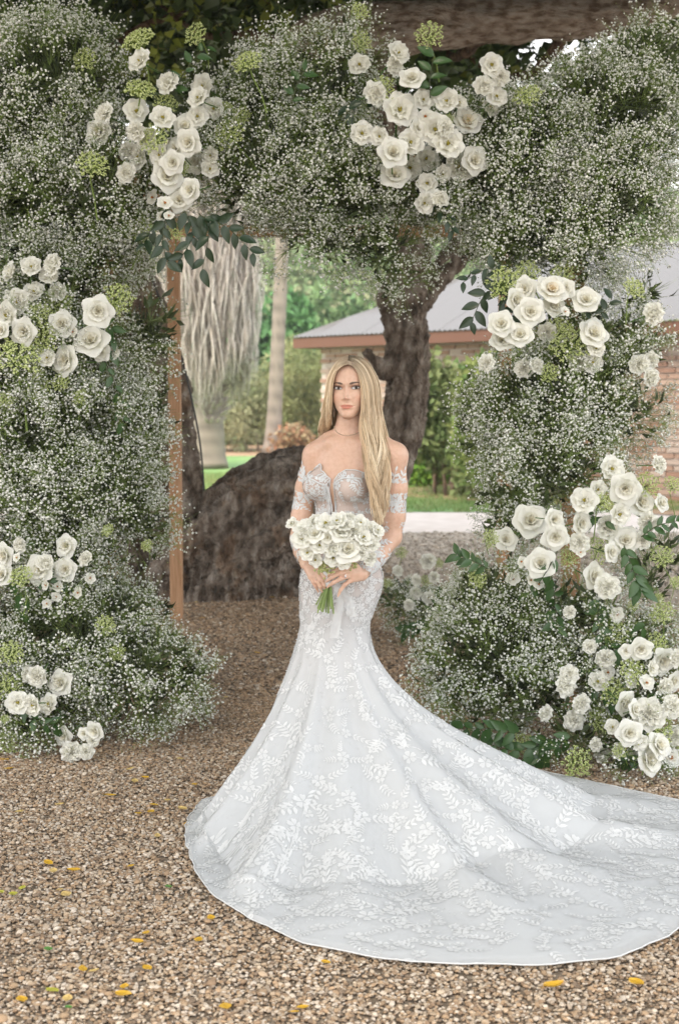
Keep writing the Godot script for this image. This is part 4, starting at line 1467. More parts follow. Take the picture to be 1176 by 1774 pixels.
func make_flowers() -> void:
	var blooms := []
	for k in 5:
		var v := []
		for s in 3:
			v.append(bloom(k, s))
		blooms.append(v)
	var umbels := [umbel(1), umbel(2), umbel(3)]
	rng.seed = 5150
	var looks := [["full cream-hearted white rose", "rose", "full_rose"], ["open white flower, yellow stamens", "flower", "open_bloom"], ["ruffled double white flower", "flower", "ruffled_bloom"], ["small white flower, orange centre", "flower", "spray_bloom"], ["white rose, golden heart", "rose", "yellow_hearted_rose"]]
	for c in flower_list():
		var order := {}
		for pass_ in 2:
			var list: Array = c[2] if pass_ == 0 else c[3]
			list.sort_custom(func(a, b): return a[1] < b[1])
			for f in list:
				var kind: int = f[3] if pass_ == 0 else 9
				var d: float = minf(cloud_front(f[0], f[1], c[1]), c[1] + 0.25) - rf(0.06, 0.16)
				if pass_ == 1:
					d += 0.02
				var at := pt(f[0], f[1], d)
				at.y = maxf(at.y, 0.05)
				var r: float = f[2] * d / FOC * (1.2 if pass_ == 0 else 1.22)
				var tilt := Vector3((f[0] - 588.0) / 1500.0 + rf(-0.55, 0.55), rf(-0.15, 0.6), 1.0)
				if pass_ == 1:
					tilt = Vector3(rf(-0.5, 0.5), rf(0.1, 1.0), 1.0)
				var src: Node3D = blooms[kind][rng.randi() % 3] if pass_ == 0 else umbels[rng.randi() % 3]
				var o: Node3D = src.duplicate()
				var called: String = looks[kind][2] if pass_ == 0 else "green_umbel"
				o.name = numbered(called)
				add_child(o, true)
				o.transform = Transform3D(facing(tilt, rf(0, TAU) if pass_ == 0 else rf(-0.6, 0.6)).scaled_local(Vector3.ONE * r), at)
				order[kind] = order.get(kind, 0) + 1
				var look: String = looks[kind][0] if pass_ == 0 else "green lacy umbel"
				tag(o, "%s, %s highest in %s" % [look, nth(order[kind]), c[0]], looks[kind][1] if pass_ == 0 else "umbel flower", "white flowers on the arch" if pass_ == 0 else "green umbels on the arch")
	for v in blooms:
		for b in v:
			b.free()
	for u in umbels:
		u.free()
	var dark := Color(0.016, 0.038, 0.012)
	var mid := Color(0.036, 0.088, 0.018)
	var sp := [
		["dark glossy leaves hanging below the upper left spray, leftmost strand", [[292, 360], [282, 410], [290, 455]], 10, 0.075, dark],
		["dark glossy leaves hanging below the upper left spray, straight middle strand", [[320, 365], [335, 405], [312, 450]], 10, 0.08, dark],
		["dark leaves hanging from the beam beside the bare post", [[345, 370], [362, 400], [350, 470]], 8, 0.075, dark],
		["dark leaves hanging from the beam, rightmost of the upper left strands", [[350, 375], [395, 395], [440, 440]], 11, 0.075, dark],
		["dark leaves spreading below the upper left spray towards its left", [[300, 370], [265, 395], [250, 425]], 7, 0.07, dark],
		["dark leaves between the umbels above the upper left spray", [[300, 160], [330, 110], [360, 80]], 7, 0.06, mid],
		["dark leaves above the beam between the two upper sprays", [[505, 180], [515, 145], [530, 120]], 6, 0.07, mid],
		["dark leaf strand at the left edge of the upper right spray", [[640, 190], [615, 170], [600, 200]], 6, 0.07, dark],
		["dark leaf strand rising from the upper right spray below the limb", [[745, 170], [745, 130], [752, 95]], 6, 0.075, mid],
		["dark leaves below the upper right spray", [[745, 340], [770, 375], [785, 400]], 7, 0.07, dark],
		["dark leafy branch reaching left from the spray on the right leg", [[890, 520], [845, 505], [815, 560]], 12, 0.075, dark],
		["dark leaves at the top left of the spray on the right leg", [[880, 500], [850, 465], [800, 490]], 10, 0.06, dark],
		["dark leaf strand under the umbel on the right leg spray", [[870, 520], [880, 545], [905, 560]], 6, 0.06, dark],
		["dark leaves behind the white rose at right of the right leg spray", [[1010, 540], [1045, 540], [1060, 515]], 6, 0.055, dark],
		["green leaves right of the spray on the left leg", [[170, 560], [195, 570], [190, 610]], 8, 0.07, mid],
		["green leaf strand hanging below the spray on the left leg", [[180, 620], [205, 680], [215, 735]], 9, 0.06, mid],
		["green leaves beneath the roses low on the left leg", [[25, 1005], [40, 1030], [35, 1060]], 6, 0.075, mid],
		["leafy green sprig reaching left from the bank on the right leg", [[845, 985], [815, 970], [790, 960]], 12, 0.055, mid],
		["dark rounded leaves reaching to the right frame edge", [[1110, 930], [1140, 910], [1185, 900]], 12, 0.055, mid],
		["long green leaves hanging below the bank's right roses", [[1080, 945], [1095, 985], [1110, 1025]], 12, 0.075, mid],
		["green leaves between the roses at the top of the right bank", [[1005, 885], [1030, 895], [1050, 905]], 6, 0.06, mid],
		["green leaf strand in the dark gap of the right leg", [[955, 1000], [960, 1040], [965, 1090]], 10, 0.07, mid],
		["green leaves in the middle of the right bank", [[1040, 1040], [1035, 1075], [1050, 1120]], 9, 0.07, mid],
		["green leaves lying along the train, leftmost", [[900, 1270], [850, 1262], [800, 1262]], 11, 0.08, mid],
		["green leaves lying along the train beside the upright umbel", [[950, 1280], [900, 1300], [850, 1290]], 11, 0.08, mid],
		["green leaves lying between the two umbels at the train's edge", [[990, 1275], [950, 1300], [930, 1325]], 11, 0.085, mid],
		["green leaves at the bottom of the right bank", [[1090, 1320], [1065, 1345], [1090, 1370]], 9, 0.07, mid],
		["green leaf strand between the two flower groups of the right bank", [[1120, 1080], [1090, 1105], [1060, 1130]], 9, 0.07, mid],
		["green leaves left of the lower roses of the right bank", [[1010, 1150], [1030, 1190], [1060, 1210]], 9, 0.07, mid],
		["green leaves in the middle of the lower right roses", [[1150, 1200], [1125, 1245], [1100, 1285]], 10, 0.07, mid],
		["green leaves beside the large rose at the left of the right bank", [[965, 955], [940, 1000], [915, 1030]], 9, 0.06, mid],
		["green leaves among the roses low on the left leg, rightmost", [[60, 1000], [90, 1010], [120, 1030]], 8, 0.06, mid],
		["green leaves under the double flowers at the bottom left", [[30, 1190], [60, 1245], [95, 1255]], 9, 0.07, mid],
		["green leaves under the white roses at the bottom right", [[1150, 1330], [1120, 1360], [1150, 1385]], 9, 0.07, mid],
	]
	for s in sp:
		var pts := []
		for q in s[1]:
			var d := cloud_front(q[0], q[1], 6.55 if q[1] < 900 else 6.1)
			pts.append(pt(q[0], q[1], minf(d, 6.7) - 0.06))
		for q in pts.size():
			if pts[q].y < 0.04:
				pts[q].y = 0.04
		leafy_sprig(s[0], pts, s[2], s[3], s[4])
	for s in [["dark leaf rosette at the foot of the small group behind the bride", [[745, 1075], [725, 1085], [700, 1095]], 12, 0.08, mid], ["dark leaves at the right foot of the small group behind the bride", [[760, 1060], [770, 1085], [790, 1100]], 12, 0.08, mid], ["green leaves amid the small group behind the bride", [[745, 1070], [755, 1045], [765, 1030]], 8, 0.07, mid]]:
		var pts := []
		for q in s[1]:
			pts.append(pt(q[0], q[1], 9.1))
		leafy_sprig(s[0], pts, s[2], s[3], s[4])

func make_fallen_leaves() -> void:
	rng.seed = 77
	var list := [[192, 1384, 7, 0], [103, 1400, 6, 1], [34, 1412, 6, 1], [226, 1338, 6, 1], [234, 1360, 7, 1], [252, 1353, 5, 0], [337, 1365, 6, 0], [395, 1378, 6, 0], [290, 1392, 5, 1], [266, 1400, 6, 0], [240, 1415, 5, 0], [262, 1412, 7, 0], [317, 1408, 8, 1], [325, 1436, 7, 0], [273, 1455, 7, 1], [85, 1502, 8, 0], [93, 1517, 7, 1], [128, 1515, 8, 0], [24, 1557, 8, 2], [39, 1546, 7, 2], [4, 1554, 6, 2], [115, 1557, 9, 1], [104, 1549, 5, 1], [227, 1507, 5, 0], [292, 1544, 7, 3], [84, 1654, 8, 3], [366, 1598, 7, 0], [344, 1636, 8, 0], [253, 1625, 7, 0], [238, 1640, 8, 0], [144, 1687, 10, 0], [163, 1691, 7, 1], [256, 1685, 9, 0], [92, 1725, 11, 2], [39, 1742, 10, 0], [117, 1741, 9, 1], [216, 1719, 8, 0], [215, 1732, 13, 0], [391, 1753, 11, 0], [524, 1754, 8, 0], [565, 1676, 8, 0], [510, 1762, 6, 0], [958, 1718, 15, 0], [1102, 1712, 12, 0], [312, 1320, 6, 1], [275, 1285, 5, 0], [370, 1155, 4, 0], [392, 1213, 4, 1], [352, 1074, 4, 0], [378, 1140, 4, 1], [340, 1047, 4, 1], [240, 1035, 4, 0], [370, 1034, 4, 0], [446, 1135, 4, 0], [437, 1036, 4, 0], [470, 1038, 4, 0], [8, 1322, 6, 0], [15, 1337, 6, 0], [120, 1755, 6, 3]]
	list.sort_custom(func(a, b): return a[1] > b[1])
	var cols := [Color(0.62, 0.36, 0.03), Color(0.60, 0.43, 0.16), Color(0.44, 0.42, 0.05), Color(0.10, 0.24, 0.05)]
	var says := ["golden yellow", "pale buff yellow", "greenish yellow", "small green"]
	var count := {}
	for l in list:
		var at := gp(l[0], l[1])
		var size: float = l[2] * 2.9 * -at.z / FOC
		var mb := MB.new()
		var curl := rf(0.05, 0.3)
		var wide := rf(0.26, 0.36) * (1.2 if l[3] == 3 else 1.0)
		for i in 7:
			var t := i / 6.0
			var w := wide * pow(sin(PI * pow(t, 0.85)), 0.8) + 0.01
			for k in 5:
				var s := (k - 2) / 2.0
				mb.add(Vector3(s * w, 0.03 + curl * 0.35 * s * s + curl * (t - 0.5) * (t - 0.5), t - 0.5), cols[l[3]] * (1.0 if k != 2 else 0.85) * rf(0.92, 1.08))
		mb.grid(7, 5, 0)
		mb.tube([Vector3(0, 0.05, -0.48), Vector3(0.03, 0.08, -0.75)], [0.015, 0.01], 4, cols[l[3]] * 0.7)
		count[l[3]] = count.get(l[3], 0) + 1
		var o := part("fallen_leaf", mb.mesh(), M["leaf"], null, Transform3D(Basis.from_euler(Vector3(rf(-0.12, 0.12), rf(0, TAU), rf(-0.12, 0.12))).scaled_local(Vector3.ONE * size), at + Vector3(0, 0.014, 0)))
		tag(o, "%s fallen leaf on the gravel, %s of its colour counted from the camera" % [says[l[3]], nth(count[l[3]])], "leaf", "leaves fallen on the gravel")

# ---------------------------------------------------------------- the bride
class Patch:   # a cloth surface on a grid of points
	var p := PackedVector3Array()
	var n := PackedVector3Array()
	var rows := 0
	var cols := 0
	var wrap := true

	func pos(r: float, c: float) -> Vector3:
		return mix_at(p, r, c)

	func nor(r: float, c: float) -> Vector3:
		return mix_at(n, r, c).normalized()

	func mix_at(a: PackedVector3Array, r: float, c: float) -> Vector3:
		r = clampf(r, 0.0, rows - 1.001)
		if wrap:
			c = fposmod(c, cols)
		else:
			c = clampf(c, 0.0, cols - 1.001)
		var i := int(r)
		var k := int(c)
		var k2 := (k + 1) % cols
		var u := r - i
		var w := c - k
		return (a[i * cols + k] * (1.0 - w) + a[i * cols + k2] * w) * (1.0 - u) + (a[(i + 1) * cols + k] * (1.0 - w) + a[(i + 1) * cols + k2] * w) * u

const HEAD_PROFILE := [
	[0.0, 0.015, 0.080, 0.045], [0.008, 0.028, 0.0905, 0.012], [0.02, 0.0375, 0.0925, -0.012], [0.035, 0.0490, 0.0905, -0.035], [0.05, 0.0578, 0.0895, -0.055], [0.07, 0.0665, 0.0885, -0.074],
	[0.09, 0.0705, 0.087, -0.086], [0.114, 0.0725, 0.0865, -0.094], [0.135, 0.0725, 0.0895, -0.098], [0.16, 0.073, 0.0865, -0.098], [0.182, 0.0705, 0.0765, -0.094], [0.202, 0.062, 0.058, -0.082], [0.217, 0.047, 0.033, -0.062], [0.227, 0.028, 0.008, -0.038], [0.231, 0.008, -0.010, -0.018]]

const SCULPT := [   # x (mirrored when not 0), y, sigma x, sigma y, forward, outward
	[0.0, 0.110, 0.0052, 0.016, 0.0050, 0.0], [0.0, 0.092, 0.0056, 0.012, 0.0080, 0.0], [0.0, 0.0790, 0.0062, 0.0058, 0.0115, 0.0], [0.0, 0.0765, 0.0115, 0.0046, 0.0035, 0.0],
	[0.0115, 0.0755, 0.0040, 0.0042, 0.0030, 0.0], [0.0055, 0.0700, 0.0028, 0.0020, -0.0030, 0.0],
	[0.032, 0.1135, 0.0135, 0.0085, -0.0055, 0.0], [0.014, 0.116, 0.0055, 0.008, -0.0036, 0.0], [0.030, 0.130, 0.017, 0.0055, 0.0026, 0.0], [0.032, 0.1225, 0.013, 0.003, 0.0018, 0.0],
	[0.045, 0.086, 0.016, 0.014, 0.0040, 0.003], [0.036, 0.064, 0.012, 0.012, 0.0014, 0.001],
	[0.0, 0.0515, 0.0135, 0.0034, 0.0046, 0.0], [0.0, 0.0415, 0.0120, 0.0040, 0.0066, 0.0], [0.0, 0.0468, 0.019, 0.0014, -0.0034, 0.0], [0.0230, 0.0466, 0.0035, 0.003, -0.0020, 0.0],
	[0.0, 0.0320, 0.013, 0.0038, -0.0036, 0.0], [0.0, 0.014, 0.012, 0.009, 0.0052, 0.0], [0.0, 0.0600, 0.0030, 0.0045, -0.0014, 0.0], [0.021, 0.064, 0.004, 0.010, -0.0010, 0.0]]

func head_point(phi: float, y: float) -> Vector3:
	var a: Array = HEAD_PROFILE[0]
	var b: Array = HEAD_PROFILE[1]
	var i := 0
	while i < HEAD_PROFILE.size() - 2 and y > HEAD_PROFILE[i + 1][0]:
		i += 1
	a = HEAD_PROFILE[i]
	b = HEAD_PROFILE[i + 1]
	var a0: Array = HEAD_PROFILE[maxi(i - 1, 0)]
	var b1: Array = HEAD_PROFILE[mini(i + 2, HEAD_PROFILE.size() - 1)]
	var t := clampf((y - a[0]) / (b[0] - a[0]), 0.0, 1.0)
	var w := cubic_interpolate(a[1], b[1], a0[1], b1[1], t)
	var zf := cubic_interpolate(a[2], b[2], a0[2], b1[2], t)
	var zb := cubic_interpolate(a[3], b[3], a0[3], b1[3], t)
	var s := sin(phi)
	var c := cos(phi)
	var mid := lerpf(zb, zf, 0.42)
	var p := Vector3(w * signf(s) * pow(absf(s), 0.92), y, mid + (zf - mid) * pow(maxf(c, 0.0), 0.82) if c > 0 else mid + (mid - zb) * c)
	if c > -0.2:
		for k in SCULPT:
			for m in ([1.0] if k[0] == 0.0 else [1.0, -1.0]):
				var dx: float = (p.x - k[0] * m) / k[2]
				var dy: float = (y - k[1]) / k[3]
				var e := dx * dx + dy * dy
				if e < 12.0:
					var g := exp(-0.5 * e)
					p.z += k[4] * g
					p.x += k[5] * g * m
	return p

func face_at(x: float, y: float) -> Vector3:
	var lo := -1.4
	var hi := 1.4
	for i in 16:
		var m := (lo + hi) * 0.5
		if head_point(m, y).x < x:
			lo = m
		else:
			hi = m
	return head_point((lo + hi) * 0.5, y)

func make_head(o: Node3D, skin: MB) -> Transform3D:
	var hb := Basis(Vector3.UP, -0.20) * Basis(Vector3.RIGHT, 0.02) * Basis(Vector3.BACK, 0.02)
	var tr := Transform3D(hb, bp(599.7, 672.5, 0.085) - hb * Vector3(0, 0.114, 0.086))
	var head := MB.new()
	var base := Color(1, 1, 1)
	var rows := 116
	var cols := 132
	for i in rows:
		var y := 0.231 * i / (rows - 1.0)
		for k in cols:
			var s := -1.0 + 2.0 * k / cols
			var phi := signf(s) * pow(absf(s), 1.3) * PI
			var p := head_point(phi, y)
			var c := base
			if p.z > 0.03:
				# make-up, natural skin colour, and shade painted into nostrils and lip parting
				var mx := absf(p.x) / 0.0235
				if mx < 1.0:
					var up := 0.0468 + 0.0076 * pow(1.0 - mx * mx, 0.7) * (1.0 - 0.16 * exp(-pow(p.x / 0.004, 2.0)))
					var dn := 0.0461 - 0.0094 * pow(1.0 - mx * mx, 0.8)
					var lip := smooth(dn - 0.001, dn + 0.001, y) * (1.0 - smooth(up - 0.001, up + 0.001, y))
					c = c.lerp(Color(0.84, 0.52, 0.50), lip)
					c = c.lerp(Color(0.42, 0.22, 0.20), exp(-pow((y - 0.0467) / 0.0011, 2.0)) * 0.75 * (1.0 - mx))  # shade in the crease between the lips, painted dark
				for m in [-1.0, 1.0]:
					var ex: float = (p.x - 0.033 * m) / 0.019
					var ey := (y - 0.1185) / 0.0075
					c = c.lerp(Color(0.34, 0.23, 0.20), 0.9 * exp(-pow(ex * ex + ey * ey, 1.4)))
					var cx: float = (p.x - 0.044 * m) / 0.017
					var cy := (y - 0.078) / 0.015
					c = c.lerp(Color(1.0, 0.80, 0.76), 0.45 * exp(-cx * cx - cy * cy))
				c = c.lerp(Color(0.45, 0.30, 0.27), 0.6 * (exp(-pow((absf(p.x) - 0.0055) / 0.0026, 2.0) - pow((y - 0.0700) / 0.0017, 2.0))))  # nostril shade, painted as a darker skin colour
			head.add(p, c)
	head.grid(rows, cols, 0, true)
	var n0 := head.add(Vector3(0, -0.002, 0.062))
	var n1 := head.add(Vector3(0, 0.232, -0.014))
	for k in cols:
		head.tri((k + 1) % cols, k, n0)
		head.tri((rows - 1) * cols + k, (rows - 1) * cols + (k + 1) % cols, n1)
	# make the winding agree with the body: outward normals
	var probe := head.mesh().surface_get_arrays(0)
	var nn: PackedVector3Array = probe[Mesh.ARRAY_NORMAL]
	if nn[60 * cols + cols / 2].z < 0.0:
		flip(head)
	skin.join(head, tr)
	# eyes
	for m in [-1.0, 1.0]:
		var eb := MB.new()
		var er := 26
		var ec := 13
		var lash := []
		var under := []
		var crease := []
		var zc := face_at(0.033 * m, 0.114).z
		for i in er:
			var s := -1.0 + 2.0 * i / (er - 1.0)
			var x: float = (0.033 + 0.0155 * s) * m
			var tilt := 0.0012 * s
			var top := 0.1140 + tilt + 0.0064 * pow(maxf(1.0 - s * s, 0.0), 0.60)
			var bot := 0.1136 + tilt - 0.0044 * pow(maxf(1.0 - s * s, 0.0), 0.75)
			for k in ec:
				var y := lerpf(bot, top, k / (ec - 1.0))
				var z := zc + 0.0026 - 26.0 * pow(absf(x) - 0.033, 2.0) * 0.9 - 20.0 * pow(y - 0.114, 2.0)
				z = maxf(z, face_at(x, y).z + 0.0003) if (k == 0 or k == ec - 1) else maxf(z, face_at(x, y).z + 0.0006)
				var dd := Vector2(x - (0.0335 * m + 0.0022), y - 0.1145).length()
				var col := Color(0.52, 0.49, 0.47)
				col = col.lerp(Color(0.075, 0.058, 0.045), 1.0 - smooth(0.0052, 0.0064, dd))
				col = col.lerp(Color(0.004, 0.004, 0.004), 1.0 - smooth(0.0018, 0.0026, dd))
				col = col.lerp(Color(0.2, 0.14, 0.12), smooth(0.6, 1.0, absf(s)) * 0.5)
				eb.add(Vector3(x, y, z), col)
				if k == ec - 1:
					lash.append(Vector3(x, y, z + 0.0010))
					crease.append(Vector3(x, y + 0.0042, face_at(x, y + 0.0042).z + 0.0001))
				if k == 0:
					under.append(Vector3(x, y, z + 0.0003))
		eb.grid(er, ec, 0)
		if (m > 0.0) == (eb.mesh().surface_get_arrays(0)[Mesh.ARRAY_NORMAL][er / 2 * ec + 6].z < 0.0):
			pass
		if eb.mesh().surface_get_arrays(0)[Mesh.ARRAY_NORMAL][er / 2 * ec + 6].z < 0.0:
			flip(eb)
		var eye := part("eye", eb.mesh(), M["eye"], o, tr)
		var lb := MB.new()
		lash.append(lash[er - 1] + Vector3(0.0035 * m, 0.0018, -0.001))
		var lr := []
		for i in lash.size():
			lr.append(lerpf(0.0005, 0.0014, float(i) / lash.size()))
		lb.tube(lash, lr, 5, Color(0.012, 0.009, 0.008))
		var ur := []
		ur.resize(under.size())
		ur.fill(0.00055)
		lb.tube(under, ur, 4, Color(0.06, 0.035, 0.03))
		var cr := []
		cr.resize(crease.size())
		cr.fill(0.0004)
		lb.tube(crease, cr, 4, Color(0.13, 0.075, 0.06))
		part("eyelashes", lb.mesh(), M["hair"], eye)
		var bb := MB.new()
		var br := 15
		for i in br:
			var t := i / (br - 1.0)
			var x: float = lerpf(0.0125, 0.0525, t) * m
			var y := 0.1295 + 0.0052 * sin(PI * minf(t * 0.72, 1.0)) - 0.0030 * smooth(0.7, 1.0, t)
			var h := lerpf(0.0042, 0.0009, smooth(0.2, 1.0, t)) * smooth(-0.15, 0.2, t)
			for k in 3:
				var q := face_at(x, y + (k - 1) * h)
				bb.add(q + Vector3(0, 0, 0.0004 + (0.0010 if k == 1 else 0.0)), Color(0.10, 0.062, 0.04) * (1.3 if t < 0.15 else 1.0))
		bb.grid(br, 3, 0)
		if bb.mesh().surface_get_arrays(0)[Mesh.ARRAY_NORMAL][br / 2 * 3 + 1].z < 0.0:
			flip(bb)
		part("eyebrow", bb.mesh(), M["hair"], o, tr)
	return tr

func flip(mb: MB) -> void:
	for i in mb.ix.size() / 3:
		var h := mb.ix[i * 3]
		mb.ix[i * 3] = mb.ix[i * 3 + 1]
		mb.ix[i * 3 + 1] = h

func make_hair(o: Node3D, tr: Transform3D) -> void:
	rng.seed = 31
	var root := Color(0.17, 0.115, 0.072)
	var blond := Color(0.76, 0.575, 0.375)
	var light := Color(0.93, 0.80, 0.59)
	# scalp
	var cap := MB.new()
	var rows := 60
	var cols := 80
	for i in rows:
		var y := 0.03 + 0.2 * i / (rows - 1.0)
		for k in cols:
			var phi := -PI + TAU * k / cols
			var p := head_point(phi, y)
			var line := along([0.0, 0.198, 0.35, 0.194, 0.75, 0.176, 1.05, 0.13, 1.3, 0.075, 1.5, 0.03, 3.2, 0.0], absf(phi))
			var off := lerpf(-0.006, 0.0008, smooth(line - 0.006, line + 0.006, y))
			var d := (p - Vector3(0, 0.11, -0.01)).normalized()
			cap.add(p + d * off, root.lerp(blond, 0.12 + 0.18 * smooth(0.2, 0.12, y)))
	cap.grid(rows, cols, 0, true)
	var n1 := cap.add(Vector3(0, 0.2322, -0.014), root)
	for k in cols:
		cap.tri((rows - 1) * cols + k, (rows - 1) * cols + (k + 1) % cols, n1)
	if cap.mesh().surface_get_arrays(0)[Mesh.ARRAY_NORMAL][30 * cols + cols / 2].z < 0.0:
		flip(cap)
	part("scalp_hair", cap.mesh(), M["hair"], o, tr)
	var right := [
		[[602, 631, 0.080], [612, 635, 0.088], [622, 648, 0.090], [628, 672, 0.084], [629, 700, 0.082], [627, 732, 0.088], [629, 765, 0.135], [637, 815, 0.185], [647, 865, 0.19], [652, 910, 0.185]],
		[[603, 625, 0.063], [614, 629, 0.072], [626, 643, 0.079], [634, 668, 0.079], [637, 700, 0.070], [638, 735, 0.080], [644, 775, 0.135], [649, 820, 0.185], [655, 865, 0.19], [655, 908, 0.185]],
		[[604, 618.5, 0.036], [618, 622, 0.043], [632, 634, 0.046], [645, 664, 0.045], [649, 700, 0.035], [652, 740, 0.055], [659, 780, 0.115], [661, 825, 0.165], [661, 865, 0.17], [658, 902, 0.165]],
		[[607, 615.5, -0.015], [623, 619, -0.015], [639, 632, -0.012], [654, 664, -0.01], [658, 705, -0.01], [663, 745, 0.03], [670, 785, 0.095], [668, 830, 0.145], [665, 868, 0.155], [660, 897, 0.15]],
		[[608, 616, -0.050], [624, 620, -0.062], [638, 634, -0.068], [652, 668, -0.07], [656, 710, -0.065], [661, 745, -0.03], [667, 782, 0.04], [666, 822, 0.11], [663, 870, 0.13], [659, 890, 0.13]]]
	var left := [
		[[601.5, 631, 0.080], [591, 635, 0.087], [580, 646, 0.082], [574.5, 664, 0.070], [573, 690, 0.060], [572.5, 715, 0.035], [570, 735, -0.03], [567, 752, -0.10], [566, 790, -0.14]],
		[[602, 624.5, 0.061], [592, 627, 0.067], [581, 639, 0.066], [572, 660, 0.055], [568, 690, 0.045], [565, 718, 0.01], [562, 738, -0.05], [560, 760, -0.12], [562, 790, -0.15]],
		[[603, 618.5, 0.036], [591, 621, 0.034], [580, 633, 0.028], [570, 656, 0.015], [565.5, 690, 0.0], [561, 720, -0.03], [556, 740, -0.08], [556, 762, -0.13], [560, 790, -0.15]],
		[[605, 615.5, -0.015], [591, 619, -0.04], [581, 632, -0.055], [575, 656, -0.07], [571, 690, -0.08], [568, 720, -0.09], [566, 742, -0.11], [567, 770, -0.14], [569, 790, -0.15]],
		[[606, 619, -0.06], [598, 632, -0.09], [594, 650, -0.105], [591, 680, -0.105], [589, 705, -0.10], [588, 730, -0.10], [586, 770, -0.13], [587, 800, -0.15], [588, 830, -0.16]]]
	for side in 2:
		var guides: Array = [right, left][side]
		var curves := []
		for g in guides:
			var c := []
			for q in g:
				c.append(bp(q[0], q[1], q[2]))
			curves.append(c)
		var locks := 5 if side == 0 else 4
		var mbs := []
		for i in locks:
			mbs.append(MB.new())
		var count := 1250 if side == 0 else 850
		for i in count:
			var s := rng.randf() * (curves.size() - 1.0)
			var clump_n := int(s * 5.0)
			var sc := lerpf(s, (clump_n + 0.5) / 5.0, 0.45)
			var gi := mini(int(s), curves.size() - 2)
			var ph := clump_n * 1.9 + rf(-0.35, 0.35)
			var amp := 0.013 * (0.6 + 0.8 * fposmod(clump_n * 0.37, 1.0))
			var off := Vector3(rng.randfn(0, 0.0035), 0, rng.randfn(0, 0.004))
			var end := rf(0.84, 1.03)
			var pts := []
			var rad := []
			var n := 26
			for k in n:
				var t := k / (n - 1.0) * minf(end, 1.0)
				var sg := lerpf(s, sc, smooth(0.25, 0.8, t))
				gi = mini(int(sg), curves.size() - 2)
				var p := path_at(curves[gi], t).lerp(path_at(curves[gi + 1], t), sg - gi)
				var w := smooth(0.35, 0.75, t) * amp * (1.0 if side == 0 else 0.55)
				p += Vector3(sin(t * 19.0 + ph), 0, cos(t * 16.0 + ph * 1.3)) * w + off * smooth(0.02, 0.4, t)
				pts.append(p)
				rad.append(lerpf(0.00155, 0.0009, t) * rf(0.8, 1.2))
			var tone := blond.lerp(light, clampf(fposmod(clump_n * 0.618, 1.0) * 0.7 + rng.randf() * 0.3, 0, 1))
			if clump_n % 4 == 2:
				tone = tone.lerp(Color(0.42, 0.28, 0.15), 0.5)
			if rng.randf() < 0.28:
				tone = blond.lerp(Color(0.34, 0.23, 0.12), rf(0.2, 0.9))
			if side == 1 and s > 2.6:
				tone = tone.lerp(Color(0.26, 0.17, 0.085), 0.65)
			var start := mini(int(s / (curves.size() - 1.0) * locks), locks - 1)
			var mb: MB = mbs[start]
			var b0 := mb.v.size()
			mb.tube(pts, rad, 3, tone, tone, false)
			for k in n:
				var dark := 1.0 - smooth(0.03, 0.36, k / (n - 1.0) * end)
				for e in 3:
					mb.c[b0 + k * 3 + e] = tone.lerp(root * rf(0.8, 1.2), dark * (0.95 if fposmod(i * 0.618, 1.0) < 0.6 else 0.55))
		for i in locks:
			part("hair_lock", mbs[i].mesh(), M["hair"], o)

func gown_center(y: float) -> Vector3:
	var x := along([0.60, -0.020, 0.735, -0.026, 0.92, 0.008, 1.09, 0.022, 1.25, 0.030, 1.40, 0.044], y)
	return Vector3(x, y, -BRIDE + along([0.6, 0.0, 1.0, 0.0, 1.3, 0.01], y))

func trace(f: Field, from: Vector3, dir: Vector3, act: PackedInt32Array) -> Vector3:
	var p := from
	for i in 14:
		var d := f.at(p, act)
		p += dir * d * 0.9
		if absf(d) < 0.0005:
			break
	return p

const SLIT := 0.13
const HEM := [[-0.51, -0.11], [-0.545, 0.12], [-0.53, 0.36], [-0.46, 0.71], [-0.37, 0.97], [-0.24, 1.18], [-0.08, 1.36], [0.13, 1.48], [0.36, 1.52], [0.61, 1.53], [0.81, 1.48], [1.01, 1.30], [1.27, 0.87], [1.47, 0.44], [1.52, 0.10], [1.38, -0.10], [1.10, -0.36], [0.82, -0.62], [0.48, -0.74], [0.13, -0.62], [-0.17, -0.42], [-0.39, -0.26]]

func hem_radius(phi: float) -> float:   # phi = atan2(x, z) round the bride's feet
	var dir := Vector2(sin(phi), cos(phi))
	for i in HEM.size():
		var a := Vector2(HEM[i][0], HEM[i][1])
		var b := Vector2(HEM[(i + 1) % HEM.size()][0], HEM[(i + 1) % HEM.size()][1])
		var ca := dir.cross(a)
		var cb := dir.cross(b)
		if ca * cb <= 0.0 and a.dot(dir) > 0.0:
			var t := ca / (ca - cb)
			return a.lerp(b, t).length()
	return 0.6

